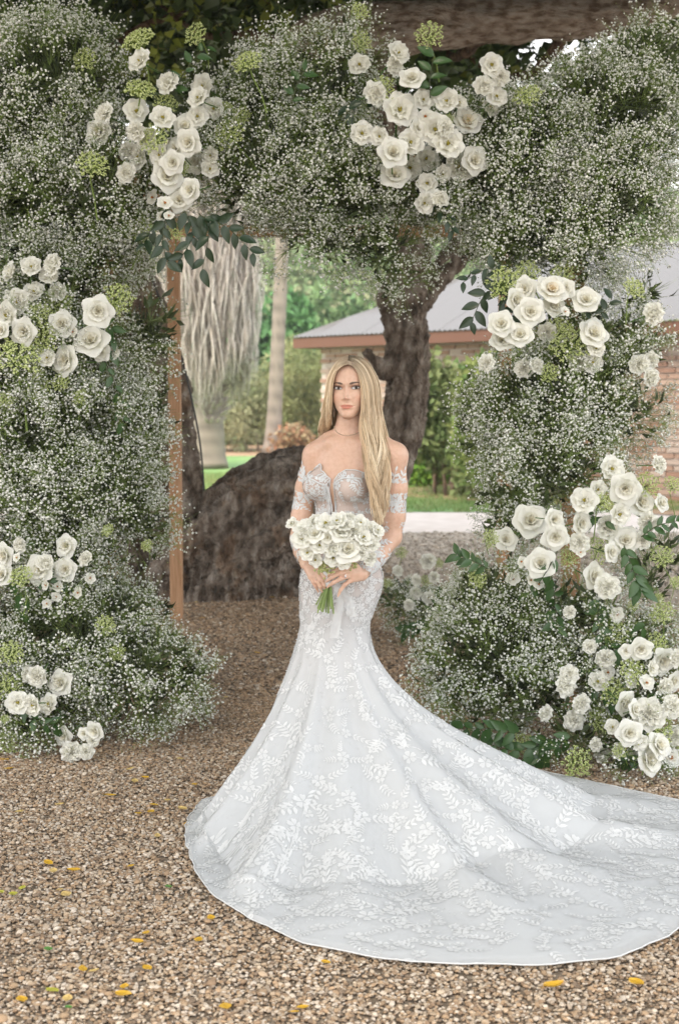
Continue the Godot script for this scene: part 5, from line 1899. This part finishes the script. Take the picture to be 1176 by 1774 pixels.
func make_bride() -> void:
	var o := thing("person", "woman in white lace gown, long blonde hair, holding bouquet, standing under the arch", "person")
	# ---- torso, arms, neck
	var yaw := 0.5
	var torso := Field.new()
	torso.egg(bp(607, 812, 0.0), Vector3(0.142, 0.135, 0.092), yaw, 0.03)
	torso.egg(bp(602, 860, 0.005), Vector3(0.126, 0.14, 0.088), 0.42, 0.05)
	torso.egg(bp(598, 925, 0.0), Vector3(0.114, 0.13, 0.084), 0.3, 0.05)
	torso.egg(bp(592, 1003, 0.0), Vector3(0.155, 0.135, 0.118), 0.15, 0.06)
	torso.egg(bp(583, 1052, 0.0), Vector3(0.134, 0.14, 0.112), 0.1, 0.06)
	torso.egg(bp(576, 1090, 0.0), Vector3(0.112, 0.12, 0.10), 0.0, 0.05)
	torso.egg(bp(553, 841, 0.035), Vector3(0.058, 0.058, 0.060), yaw, 0.028)
	torso.egg(bp(609, 843, 0.098), Vector3(0.061, 0.060, 0.062), yaw, 0.028)
	var gown := torso
	var body := Field.new()
	body.egg(bp(607, 812, 0.0), Vector3(0.140, 0.135, 0.090), yaw, 0.03)
	body.egg(bp(602, 860, 0.005), Vector3(0.122, 0.14, 0.085), 0.42, 0.05)
	body.egg(bp(553, 841, 0.034), Vector3(0.056, 0.056, 0.058), yaw, 0.03)
	body.egg(bp(609, 843, 0.097), Vector3(0.059, 0.058, 0.060), yaw, 0.03)
	body.chain([bp(607, 705, 0.0), bp(607, 735, -0.012), bp(609, 770, -0.02)], [0.046, 0.048, 0.058], 0.03)
	body.chain([bp(600, 756, -0.03), bp(572, 768, -0.055), bp(547, 787, -0.07)], [0.036, 0.036, 0.042], 0.04)
	body.chain([bp(614, 756, -0.02), bp(652, 768, 0.02), bp(683, 788, 0.05)], [0.036, 0.037, 0.046], 0.04)
	body.chain([bp(598, 768, 0.045), bp(572, 766, 0.02), bp(550, 780, -0.045)], [0.010, 0.009, 0.012], 0.035)   # collar bones
	body.chain([bp(606, 769, 0.055), bp(638, 768, 0.075), bp(676, 780, 0.07)], [0.010, 0.009, 0.012], 0.035)
	var ra := [bp(546, 790, -0.07), bp(532, 845, -0.075), bp(523, 895, -0.065), bp(519, 932, -0.03)]
	body.chain(ra, [0.046, 0.040, 0.037, 0.033], 0.03)
	var rf_ := [bp(519, 932, -0.03), bp(525, 955, 0.05), bp(531, 976, 0.135)]
	body.chain(rf_, [0.034, 0.033, 0.022], 0.02)
	var la := [bp(682, 792, 0.05), bp(683, 845, 0.052), bp(682, 895, 0.05), bp(679, 930, 0.055)]
	body.chain(la, [0.049, 0.044, 0.039, 0.034], 0.03)
	var lf := [bp(679, 930, 0.055), bp(655, 962, 0.12), bp(626, 995, 0.19)]
	body.chain(lf, [0.035, 0.033, 0.0225], 0.02)
	var skin := MB.new()
	body.mesh_into(skin, bp(485, 1012, -0.2), bp(735, 690, 0.27), 0.0085)
	# ---- hands
	var hand := Field.new()
	var wr := bp(626, 995, 0.19)
	hand.bone(bp(640, 980, 0.156), wr, 0.027, 0.0225, 0.01)
	hand.bone(wr, bp(617, 994, 0.207), 0.0225, 0.021, 0.012)
	var kn := [bp(604.5, 981, 0.228), bp(603.5, 989, 0.234), bp(605, 997, 0.233), bp(608, 1005, 0.226)]
	for k in 4:
		hand.bone(bp(619, 991 + k * 3, 0.205), kn[k], 0.0150, 0.0108, 0.012)
	hand.chain([kn[0], bp(590, 984, 0.250), bp(578, 991, 0.250), bp(570, 997, 0.238)], [0.0098, 0.0086, 0.0076, 0.0056], 0.004)
	hand.chain([kn[1], bp(588, 993, 0.258), bp(575, 1000, 0.256), bp(566.5, 1006, 0.242)], [0.0100, 0.0087, 0.0077, 0.0057], 0.004)
	hand.chain([kn[2], bp(591, 1002, 0.256), bp(578, 1009, 0.254), bp(569, 1015.5, 0.241)], [0.0096, 0.0084, 0.0074, 0.0055], 0.004)
	hand.chain([kn[3], bp(597, 1013, 0.243), bp(590, 1022, 0.243), bp(586, 1031, 0.238)], [0.0086, 0.0074, 0.0064, 0.0048], 0.004)
	hand.chain([bp(618, 984, 0.208), bp(606, 974, 0.232), bp(592, 972, 0.250), bp(580, 976, 0.248)], [0.014, 0.0115, 0.0092, 0.0066], 0.006)
	hand.mesh_into(skin, bp(555, 1040, 0.12), bp(650, 960, 0.28), 0.0029)
	var hand2 := Field.new()
	var wl := bp(531, 976, 0.135)
	hand2.bone(bp(526, 960, 0.075), wl, 0.030, 0.0225, 0.01)
	hand2.bone(wl, bp(537, 983, 0.165), 0.0225, 0.020, 0.012)
	var kl := [bp(556, 989, 0.206), bp(550, 994, 0.210), bp(543.5, 998, 0.206), bp(538, 1000, 0.196)]
	for k in 4:
		hand2.bone(bp(540 - k * 2, 984, 0.17), kl[k], 0.0145, 0.0105, 0.012)
	hand2.chain([kl[0], bp(563, 999, 0.224), bp(567, 1007, 0.222), bp(569, 1014, 0.213)], [0.0096, 0.0084, 0.0074, 0.0056], 0.004)
	hand2.chain([kl[1], bp(556.5, 1005, 0.228), bp(561, 1013, 0.226), bp(563.5, 1020.5, 0.217)], [0.0097, 0.0084, 0.0075, 0.0056], 0.004)
	hand2.chain([kl[2], bp(549, 1008, 0.222), bp(554, 1016, 0.221), bp(557, 1023, 0.212)], [0.0093, 0.0082, 0.0072, 0.0054], 0.004)
	hand2.chain([kl[3], bp(542.5, 1009, 0.210), bp(547, 1016, 0.210), bp(550, 1022.5, 0.203)], [0.0083, 0.0072, 0.0063, 0.0048], 0.004)
	hand2.chain([bp(542, 982, 0.165), bp(554, 978, 0.185), bp(566, 984, 0.20), bp(574, 991, 0.205)], [0.014, 0.0115, 0.0092, 0.0066], 0.006)
	hand2.mesh_into(skin, bp(515, 1035, 0.06), bp(585, 955, 0.25), 0.0029)
	var tr := make_head(o, skin)
	part("body", skin.mesh(), M["skin"], o)
	make_hair(o, tr)
	# nails
	for q in [[568, 998.5, 0.243], [565, 1007.5, 0.247], [567.3, 1017, 0.246], [585.5, 1032.5, 0.242], [569.5, 1016, 0.217], [564.5, 1022.5, 0.221], [558, 1025, 0.216], [551, 1024.5, 0.206]]:
		var nb := MB.new()
		octa(nb, Vector3.ZERO, 0.0046, Color(1.35, 1.6, 1.9))
		part("fingernail", nb.mesh(), M["skin"], o, Transform3D(Basis.IDENTITY.scaled(Vector3(0.9, 1.35, 0.6)), bp(q[0], q[1], q[2])))
	# ---- jewellery
	var all_body := body.live
	var nk := MB.new()
	var c0 := bp(607, 742, -0.012)
	for i in 64:
		var a := -1.75 + 3.5 * i / 63.0
		var dir := Vector3(sin(a - 0.25), 0, cos(a - 0.25))
		var y := c0.y - 0.034 * pow(maxf(0.0, cos(a)), 1.3) + 0.008
		var p := trace(body, Vector3(c0.x, y, c0.z) + dir * 0.2, -dir, all_body) + dir * 0.002
		octa(nk, p, 0.0026, Color.WHITE)
	part("necklace", nk.mesh(true), M["silver"], o)
	var er := MB.new()
	for i in 9:
		octa(er, bp(578.5, 706 + i * 1.9, 0.045), 0.0018, Color.WHITE)
	part("earring", er.mesh(true), M["silver"], o)
	var rg := MB.new()
	octa(rg, bp(597.5, 999, 0.262), 0.005, Color.WHITE)
	var ring := []
	var rr := []
	for i in 13:
		var a := TAU * i / 12.0
		ring.append(bp(597.5, 999, 0.247) + Vector3(0.003 * cos(a), 0.0105 * cos(a), 0.0105 * sin(a)))
		rr.append(0.0012)
	rg.tube(ring, rr, 4)
	part("ring", rg.mesh(true), M["silver"], o)
	make_gown(o, gown, ra, rf_, la, lf)

# ---------------------------------------------------------------- the gown
func make_gown(o: Node3D, torso: Field, ra: Array, rf_: Array, la: Array, lf: Array) -> void:
	rng.seed = 64
	var cols := 220
	var rb := 56
	var rs := 96
	var knee := 0.735
	var pa := Patch.new()
	pa.cols = cols
	pa.rows = rb + rs
	var act := torso.live
	var fold := FastNoiseLite.new()
	fold.frequency = 1.0
	fold.seed = 21
	var fine := FastNoiseLite.new()
	fine.frequency = 1.0
	fine.seed = 8
	var ang := []
	for k in cols:
		var s := -1.0 + 2.0 * k / cols
		ang.append(signf(s) * pow(absf(s), 1.25) * PI)
	var top := []
	for a in ang:
		top.append(along([-3.2, 1.26, -1.6, 1.30, -1.0, 1.335, -0.80, 1.352, -0.45, 1.325, -0.135, 1.300, -0.105, 1.20, -0.03, 1.135, 0.02, 1.135, 0.095, 1.20, 0.125, 1.297, 0.28, 1.320, 0.5, 1.333, 0.8, 1.333, 1.2, 1.32, 1.6, 1.30, 3.2, 1.26], a))
	for i in rb:
		var t := float(i) / (rb - 1)
		for k in cols:
			var y := lerpf(top[k], knee, t)
			var yaw := along([0.735, 0.08, 0.95, 0.16, 1.1, 0.33, 1.25, 0.5], y)
			var f := Vector3(-sin(yaw), 0, cos(yaw))
			var r := Vector3(cos(yaw), 0, sin(yaw))
			var dir: Vector3 = f * cos(ang[k] - SLIT) + r * sin(ang[k] - SLIT)
			var c := gown_center(y)
			pa.p.append(trace(torso, c + dir * 0.34, -dir, act) + dir * 0.004)
	var mid := Vector3(-0.03, 0, -BRIDE)
	var folds := []
	for i in 16:
		folds.append([(i + rf(-0.3, 0.3)) * TAU / 16.0, rf(-0.25, 0.25), rf(0.075, 0.14), rf(0.5, 1.25)])
	for i in range(1, rs + 1):
		var s := float(i) / rs
		for k in cols:
			var kp := pa.p[(rb - 1) * cols + k]
			var a := atan2(kp.x - mid.x, kp.z - mid.z)
			var hr := hem_radius(a)
			var out := Vector3(sin(a), 0, cos(a))
			var right := smooth(-0.1, 0.9, sin(a))
			var rk := Vector2(kp.x - mid.x, kp.z - mid.z).length()
			var ahead := smooth(0.0, 1.0, cos(a))
			var tr := minf(lerpf(0.335, lerpf(0.98, 0.98, right), maxf(right, ahead * 0.9)), hr * 0.84)
			var p := Vector3.ZERO
			var flat := 0.0
			var g := 0.52
			var ridge := -0.25
			for fo in folds:
				var da: float = wrapf(a - fo[0] - fo[1] * s * s, -PI, PI) / (fo[2] * lerpf(1.25, 0.85, s))
				if absf(da) < 3.0:
					ridge += fo[3] * exp(-da * da)
			ridge *= lerpf(1.0, 0.55, smooth(0.3, -0.6, cos(a)))
			var wav := a
			var side_amp := lerpf(0.5, 0.95, maxf(right, ahead))
			if s <= g:
				var t := s / g
				var drape := maxf(right, ahead)
				var c1r := lerpf(0.165, lerpf(0.145, 0.15, right), drape)
				var c1h := lerpf(0.50, lerpf(0.44, 0.46, right), drape)
				var c2r := minf(lerpf(0.26, lerpf(0.46, 0.45, right), drape), tr * 0.8)
				var c2h := lerpf(0.26, lerpf(0.12, 0.29, right), drape)
				var w0 := (1 - t) * (1 - t) * (1 - t)
				var w1 := 3 * t * (1 - t) * (1 - t)
				var w2 := 3 * t * t * (1 - t)
				var w3 := t * t * t
				var rr := w0 * rk + w1 * c1r + w2 * c2r + w3 * tr
				var hh := w0 * knee + w1 * c1h + w2 * c2h + w3 * 0.018
				var amp := 0.080 * smooth(0.02, 0.6, t) * side_amp
				p = mid + out * (rr + ridge * amp * (1.0 - 0.3 * t))
				p.y = hh + maxf(0.0, ridge + 0.15) * 0.062 * smooth(0.4, 1.0, t)
			else:
				var t := (s - g) / (1.0 - g)
				var rr := lerpf(tr, hr, t)
				var amp := lerpf(0.050, 0.008, smooth(0.0, 0.85, t))
				var und := fine.get_noise_2d(rr * 3.5 * sin(wav) + 3.0, rr * 3.5 * cos(wav)) * 0.007 * smooth(0.0, 0.3, t) * (1.0 - 0.7 * smooth(0.8, 1.0, t))
				p = mid + out * (rr + ridge * 0.056 * side_amp * (1.0 - smooth(0.0, 0.4, t)) + 0.012 * fine.get_noise_1d(a * 9.0) * t)
				p.y = 0.018 + maxf(0.0, ridge + 0.15) * amp * 1.25 + maxf(0.0, und)
				p.y = lerpf(p.y, 0.016, smooth(0.93, 1.0, t))
			pa.p.append(p)
	var mb := MB.new()
	for i in pa.p.size():
		mb.add(pa.p[i], Color(1, 1, 1, lerpf(0.34, 1.0, smooth(14.0 * cols, (rb + 10.0) * cols, i))))
	mb.grid(pa.rows, cols, 0, true)
	var nn: PackedVector3Array = mb.mesh().surface_get_arrays(0)[Mesh.ARRAY_NORMAL]
	var fr := int(rb * 0.5) * cols + cols / 2
	if nn[fr].z < 0.0:
		flip(mb)
		nn = mb.mesh().surface_get_arrays(0)[Mesh.ARRAY_NORMAL]
	pa.n = nn
	var dress := part("gown", mb.mesh(), M["tulle"], o)
	# lining under the tulle
	var lb := MB.new()
	var lr := pa.rows - 3
	for i in lr:
		for k in cols:
			var q := pa.p[i * cols + k] - nn[i * cols + k] * (0.0025 if i < rb else 0.006)
			q.y = maxf(q.y, 0.011)
			var nude := 1.0 - smooth(rb - 16.0, rb + 26.0, i)
			lb.add(q, Color(0.565, 0.575, 0.58).lerp(Color(0.64, 0.46, 0.37), nude * 0.9))
	lb.grid(lr, cols, 0, true)
	if lb.mesh().surface_get_arrays(0)[Mesh.ARRAY_NORMAL][fr].z < 0.0:
		flip(lb)
	part("lining", lb.mesh(), M["lining"], dress)
	# boning and edges of the bodice, hem cord
	var edge := MB.new()
	var et := []
	var er := []
	for k in cols:
		et.append(pa.p[k] + nn[k] * 0.002)
		er.append(0.0022)
	edge.tube(et.slice(8, cols - 8), er.slice(8, cols - 8), 5)
	var band := []
	for side in [[int(cols * 0.30), cols / 2 - 9], [cols / 2 + 10, int(cols * 0.70)]]:
		var bt := []
		var brr := []
		for k in range(side[0], side[1]):
			bt.append(pa.pos(2.6, k) + pa.nor(2.6, k) * 0.0025)
			brr.append(0.0032)
		edge.tube(bt, brr, 5)
	part("bodice_edge", edge.mesh(), M["lace"], dress)
	var hem := MB.new()
	var ht := []
	var hrr := []
	for k in cols + 1:
		ht.append(pa.p[(pa.rows - 1) * cols + k % cols] + Vector3(0, 0.002, 0))
		hrr.append(0.0026)
	hem.tube(ht, hrr, 5)
	part("hem", hem.mesh(), M["lace"], dress)
	# lace
	var lace := MB.new()
	var nm := 0
	var tries := 0
	var placed := []
	while nm < 430 and tries < 60000:
		tries += 1
		var r := rf(1.0, pa.rows - 4.0)
		var c := rf(0, cols)
		var pu := pa.pos(r + 0.5, c) - pa.pos(r - 0.5, c)
		var pv := pa.pos(r, c + 0.5) - pa.pos(r, c - 0.5)
		var ar := pu.cross(pv).length()
		var p := pa.pos(r, c)
		var wgt := ar / 0.0011
		if r < rb:
			wgt *= 2.2
		if p.z < -BRIDE - 0.15:
			wgt *= 0.5
		if rng.randf() > wgt:
			continue
		var gap := 0.045 if r < rb else 0.088
		var free := true
		for q in placed:
			if p.distance_squared_to(q) < gap * gap:
				free = false
				break
		if not free:
			continue
		placed.append(p)
		nm += 1
		var sc := rf(0.8, 1.15) * (0.52 if r < rb else lerpf(0.62, 0.84, smooth(rb, rb + 40, r)))
		cluster(lace, pa, r, c, sc)
	part("lace", lace.mesh(), M["lace"], dress).set_meta("kind", "stuff")
	# tiny beads scattered between the motifs
	var beads := MB.new()
	for i in 2600:
		var r := pow(rng.randf(), 0.8) * (pa.rows - 5.0)
		var c := rf(0, cols)
		var p := pa.pos(r, c) + pa.nor(r, c) * 0.002
		if p.z < -BRIDE - 0.1 and p.y > 0.1:
			continue
		octa(beads, p, rf(0.0014, 0.0026), Color.WHITE)
	part("beading", beads.mesh(true), M["lace"], dress).set_meta("kind", "stuff")
	# sleeves: sheer tubes carrying lace, off the shoulder and above each wrist
	var ns := 0
	for s in [[ra, [0.046, 0.040, 0.037, 0.033], 0.04, 0.97, 14, 5.0, 15.5], [la, [0.049, 0.044, 0.039, 0.034], 0.04, 0.97, 16, 5.0, 16.0], [rf_, [0.034, 0.033, 0.022], 0.0, 0.99, 8, 4.0, 15.0], [lf, [0.035, 0.033, 0.0225], 0.0, 0.99, 11, 11.0, 18.0]]:
		var sp := Patch.new()
		sp.rows = 22
		sp.cols = 24
		for i in 22:
			var t := lerpf(s[2], s[3], i / 21.0)
			var ctr := path_at(s[0], t)
			var dd := (path_at(s[0], t + 0.03) - path_at(s[0], t - 0.03)).normalized()
			var kf: float = t * (s[1].size() - 1)
			var ki := mini(int(kf), s[1].size() - 2)
			var rad := lerpf(s[1][ki], s[1][ki + 1], kf - ki) + 0.0035 + 0.001 * sin(i * 1.7)
			var x := dd.cross(Vector3.BACK).normalized()
			var z := x.cross(dd)
			for k in 24:
				var a := TAU * k / 24.0
				var nrm := x * cos(a) + z * sin(a)
				sp.p.append(ctr + nrm * rad)
				sp.n.append(nrm)
		var ml := MB.new()
		for i in s[4]:
			cluster(ml, sp, rf(s[5], s[6]), 24.0 * (i + rf(0, 0.6)) / s[4], rf(0.5, 0.76))
		part("sleeve_lace", ml.mesh(), M["lace"], dress).set_meta("kind", "stuff")

func on_patch(pa: Patch, r: float, c: float, e: Array, a: float, b: float, h: float) -> Vector3:
	var q: float = e[2] * e[5] - e[3] * e[4]
	var dr: float = (a * e[5] - b * e[3]) / q
	var dc: float = (b * e[2] - a * e[4]) / q
	return pa.pos(r + dr, c + dc) + pa.nor(r + dr, c + dc) * h

func cluster(mb: MB, pa: Patch, r: float, c: float, sc: float) -> void:
	var pu := pa.pos(r + 0.5, c) - pa.pos(r - 0.5, c)
	var pv := pa.pos(r, c + 0.5) - pa.pos(r, c - 0.5)
	if pu.length() < 1e-6 or pv.length() < 1e-6:
		return
	var e1 := pu.normalized()
	var e2 := (pv - e1 * pv.dot(e1)).normalized()
	var e := [e1, e2, pu.dot(e1), pv.dot(e1), pu.dot(e2), pv.dot(e2)]
	if absf(e[2] * e[5] - e[3] * e[4]) < 1e-9:
		return
	var turn := rf(0, TAU)
	flower_motif(mb, pa, r, c, e, Vector2.ZERO, 0.030 * sc * rf(0.8, 1.2), turn)
	if rng.randf() < 0.55:
		flower_motif(mb, pa, r, c, e, Vector2.from_angle(turn + 1.0) * 0.052 * sc, 0.021 * sc, turn + 0.5)
	for i in 2 + rng.randi() % 2:
		sprig_motif(mb, pa, r, c, e, Vector2.from_angle(turn + i * 2.2) * 0.025 * sc, turn + i * 2.2 + rf(-0.5, 0.5), rf(0.06, 0.10) * sc)

func flower_motif(mb: MB, pa: Patch, r: float, c: float, e: Array, at: Vector2, rad: float, turn: float) -> void:
	for i in 5:
		var a := turn + TAU * i / 5.0
		var d := Vector2.from_angle(a)
		var s := Vector2(-d.y, d.x)
		var tone := Color.WHITE * rf(0.93, 1.0)
		var pts := [[0.10, 0.0, 0.0012], [0.5, 0.30, 0.0016], [0.84, 0.36, 0.0020], [1.02, 0.16, 0.0023], [0.90, 0.0, 0.0018], [1.02, -0.16, 0.0023], [0.84, -0.36, 0.0020], [0.5, -0.30, 0.0016]]
		var k := mb.v.size()
		mb.add(on_patch(pa, r, c, e, at.x + d.x * rad * 0.5, at.y + d.y * rad * 0.5, 0.0021), tone * 0.92)
		for q in pts:
			var w: Vector2 = at + (d * q[0] + s * q[1]) * rad
			mb.add(on_patch(pa, r, c, e, w.x, w.y, q[2]), tone)
		for j in 8:
			mb.tri(k, k + 1 + j, k + 1 + (j + 1) % 8)

func sprig_motif(mb: MB, pa: Patch, r: float, c: float, e: Array, at: Vector2, dir: float, ln: float) -> void:
	var bend := rf(-0.9, 0.9)
	var p := at
	var n := 4
	for i in n + 1:
		var f := float(i) / n
		var a := dir + bend * f
		var d := Vector2.from_angle(a)
		var q := p + d * ln / n
		var s := Vector2(-d.y, d.x)
		var k := mb.v.size()
		for w in [p + s * 0.0008, p - s * 0.0008, q - s * 0.0008, q + s * 0.0008]:
			mb.add(on_patch(pa, r, c, e, w.x, w.y, 0.0014), Color.WHITE)
		mb.quad(k, k + 1, k + 2, k + 3)
		for side in ([0.0] if i == n else [0.85, -0.85]):
			var ld := Vector2.from_angle(a + side)
			var ls := Vector2(-ld.y, ld.x)
			var ll := ln * lerpf(0.40, 0.27, f)
			k = mb.v.size()
			for w in [[0.0, 0.0, 0.0013], [0.35, 0.20, 0.0019], [0.7, 0.15, 0.0020], [1.0, 0.0, 0.0016], [0.7, -0.15, 0.0020], [0.35, -0.20, 0.0019]]:
				var g: Vector2 = q + (ld * w[0] + ls * w[1]) * ll
				mb.add(on_patch(pa, r, c, e, g.x, g.y, w[2]), Color.WHITE * (0.96 if side > 0 else 1.0))
			mb.tri(k, k + 1, k + 5)
			mb.tri(k + 1, k + 2, k + 5)
			mb.tri(k + 2, k + 4, k + 5)
			mb.tri(k + 2, k + 3, k + 4)
		p = q

# ---------------------------------------------------------------- the bouquet in her hands
func make_bouquet() -> void:
	rng.seed = 404
	var at := bp(567, 1000, 0.215)
	var o := thing("bouquet", "round bouquet of white flowers with green stems held in her hands", "bouquet", at)
	var list := [[497, 908, 13, 1], [519, 913, 18, 1], [541, 903, 18, 2], [562, 908, 19, 1], [585, 900, 19, 1], [607, 898, 17, 2], [628, 905, 19, 1], [648, 918, 16, 2], [661, 918, 13, 1], [517, 938, 19, 1], [541, 930, 20, 0], [566, 932, 19, 0], [590, 926, 22, 0], [614, 925, 20, 2], [634, 934, 19, 1], [650, 945, 17, 2], [527, 960, 18, 1], [551, 953, 18, 1], [575, 953, 18, 2], [604, 959, 25, 0], [630, 962, 19, 2], [645, 975, 16, 2], [543, 975, 14, 1], [577, 975, 16, 1], [597, 982, 15, 1], [640, 950, 15, 1], [658, 935, 13, 1], [600, 908, 16, 1], [524, 925, 15, 2]]
	var kinds := []
	for k in 3:
		kinds.append([bloom(k, 7), bloom(k, 8)])
	rng.seed = 405
	for f in list:
		f[0] = 585.0 + (f[0] - 585.0) * 0.90
		f[1] = 937.0 + (f[1] - 940.0) * 0.86 + rf(-3, 3)
		var q := Vector2((f[0] - 585.0) / 80.0, (f[1] - 940.0) / 50.0)
		var z := 0.245 + 0.075 * sqrt(maxf(0.0, 1.0 - q.length_squared() * 0.85)) + rf(-0.008, 0.008)
		var p := bp(f[0], f[1], z)
		var b: Node3D = kinds[f[3]][rng.randi() % 2].duplicate()
		var st := b.get_node("stem")
		b.remove_child(st)
		st.free()
		var n := 0
		var nm: String = ["rose", "open_bloom", "ruffled_bloom"][f[3]]
		while o.has_node(NodePath(nm if n == 0 else "%s_%03d" % [nm, n])):
			n += 1
		b.name = nm if n == 0 else "%s_%03d" % [nm, n]
		b.transform = Transform3D(facing(Vector3(q.x * 0.8 + rf(-0.4, 0.4), -q.y * 0.7 + 0.25 + rf(-0.4, 0.4), 0.9), rf(0, TAU)).scaled_local(Vector3.ONE * f[2] * rf(0.82, 1.12) / 456.0), p - at)
		o.add_child(b, true)
	for v in kinds:
		for b in v:
			b.free()
	# green berries and buds at the lower edge
	var gb := MB.new()
	for i in 240:
		var c: Array = [[560, 984, 17, 12], [570, 975, 12, 8], [612, 980, 8, 6], [540, 952, 7, 5], [626, 948, 8, 5], [590, 932, 4, 3]][[0, 0, 0, 1, 2, 3, 4, 4, 5][rng.randi() % 9]]
		octa(gb, bp(c[0] + rng.randfn(0, 0.5) * c[2], c[1] + rng.randfn(0, 0.5) * c[3], 0.268 + rf(0, 0.03)) - at, rf(0.003, 0.0055), Color(0.30, 0.34, 0.10).lerp(Color(0.46, 0.45, 0.22), rng.randf()))
	part("green_buds", gb.mesh(true), M["umbel"], o).set_meta("kind", "stuff")
	for i in 15:
		var mb := MB.new()
		var f := i / 14.0
		var a := bp(564 + f * 10.0, 985, 0.215 + rf(-0.012, 0.012)) - at
		var b := bp(566 + f * 7.0, 1012, 0.218 + rf(-0.01, 0.01)) - at
		var c := bp(547 + f * 30.0 + rf(-2, 2), 1054 + rf(-7, 7) + f * 4.0, 0.235 + rf(-0.02, 0.02)) - at
		mb.tube([a, b, b.lerp(c, 0.5), c], [0.0028, 0.003, 0.003, 0.0034], 6, Color(0.10, 0.16, 0.035), Color(0.20, 0.27, 0.08))
		part("stem", mb.mesh(), M["stem"], o)
	var wr := MB.new()
	var wp := []
	for k in 8:
		wp.append(bp(567 + k * 0.4, 984 + k * 4.5, 0.216) - at)
	wr.tube(wp, [0.0185, 0.018, 0.018, 0.0175, 0.0178, 0.0172, 0.0178, 0.018], 16)
	part("handle_wrap", wr.mesh(), M["lace"], o)
	for r in [[[580, 1010, 0.23], [590, 1035, 0.20], [585, 1065, 0.19], [578, 1105, 0.17]], [[584, 1012, 0.225], [600, 1030, 0.19], [606, 1050, 0.18], [610, 1068, 0.17]]]:
		var mb := MB.new()
		var pts := []
		for q in r:
			pts.append(bp(q[0], q[1], q[2]) - at)
		for i in 16:
			var t := i / 15.0
			var p := path_at(pts, t)
			var w := 0.012 + 0.006 * t
			for k in 4:
				mb.add(p + Vector3((k / 3.0 - 0.5) * 2.0 * w, 0, 0.006 * sin(k * 1.4 + i * 0.7)))
		mb.grid(16, 4, 0)
		flip(mb)
		part("ribbon", mb.mesh(), M["ribbon"], o)
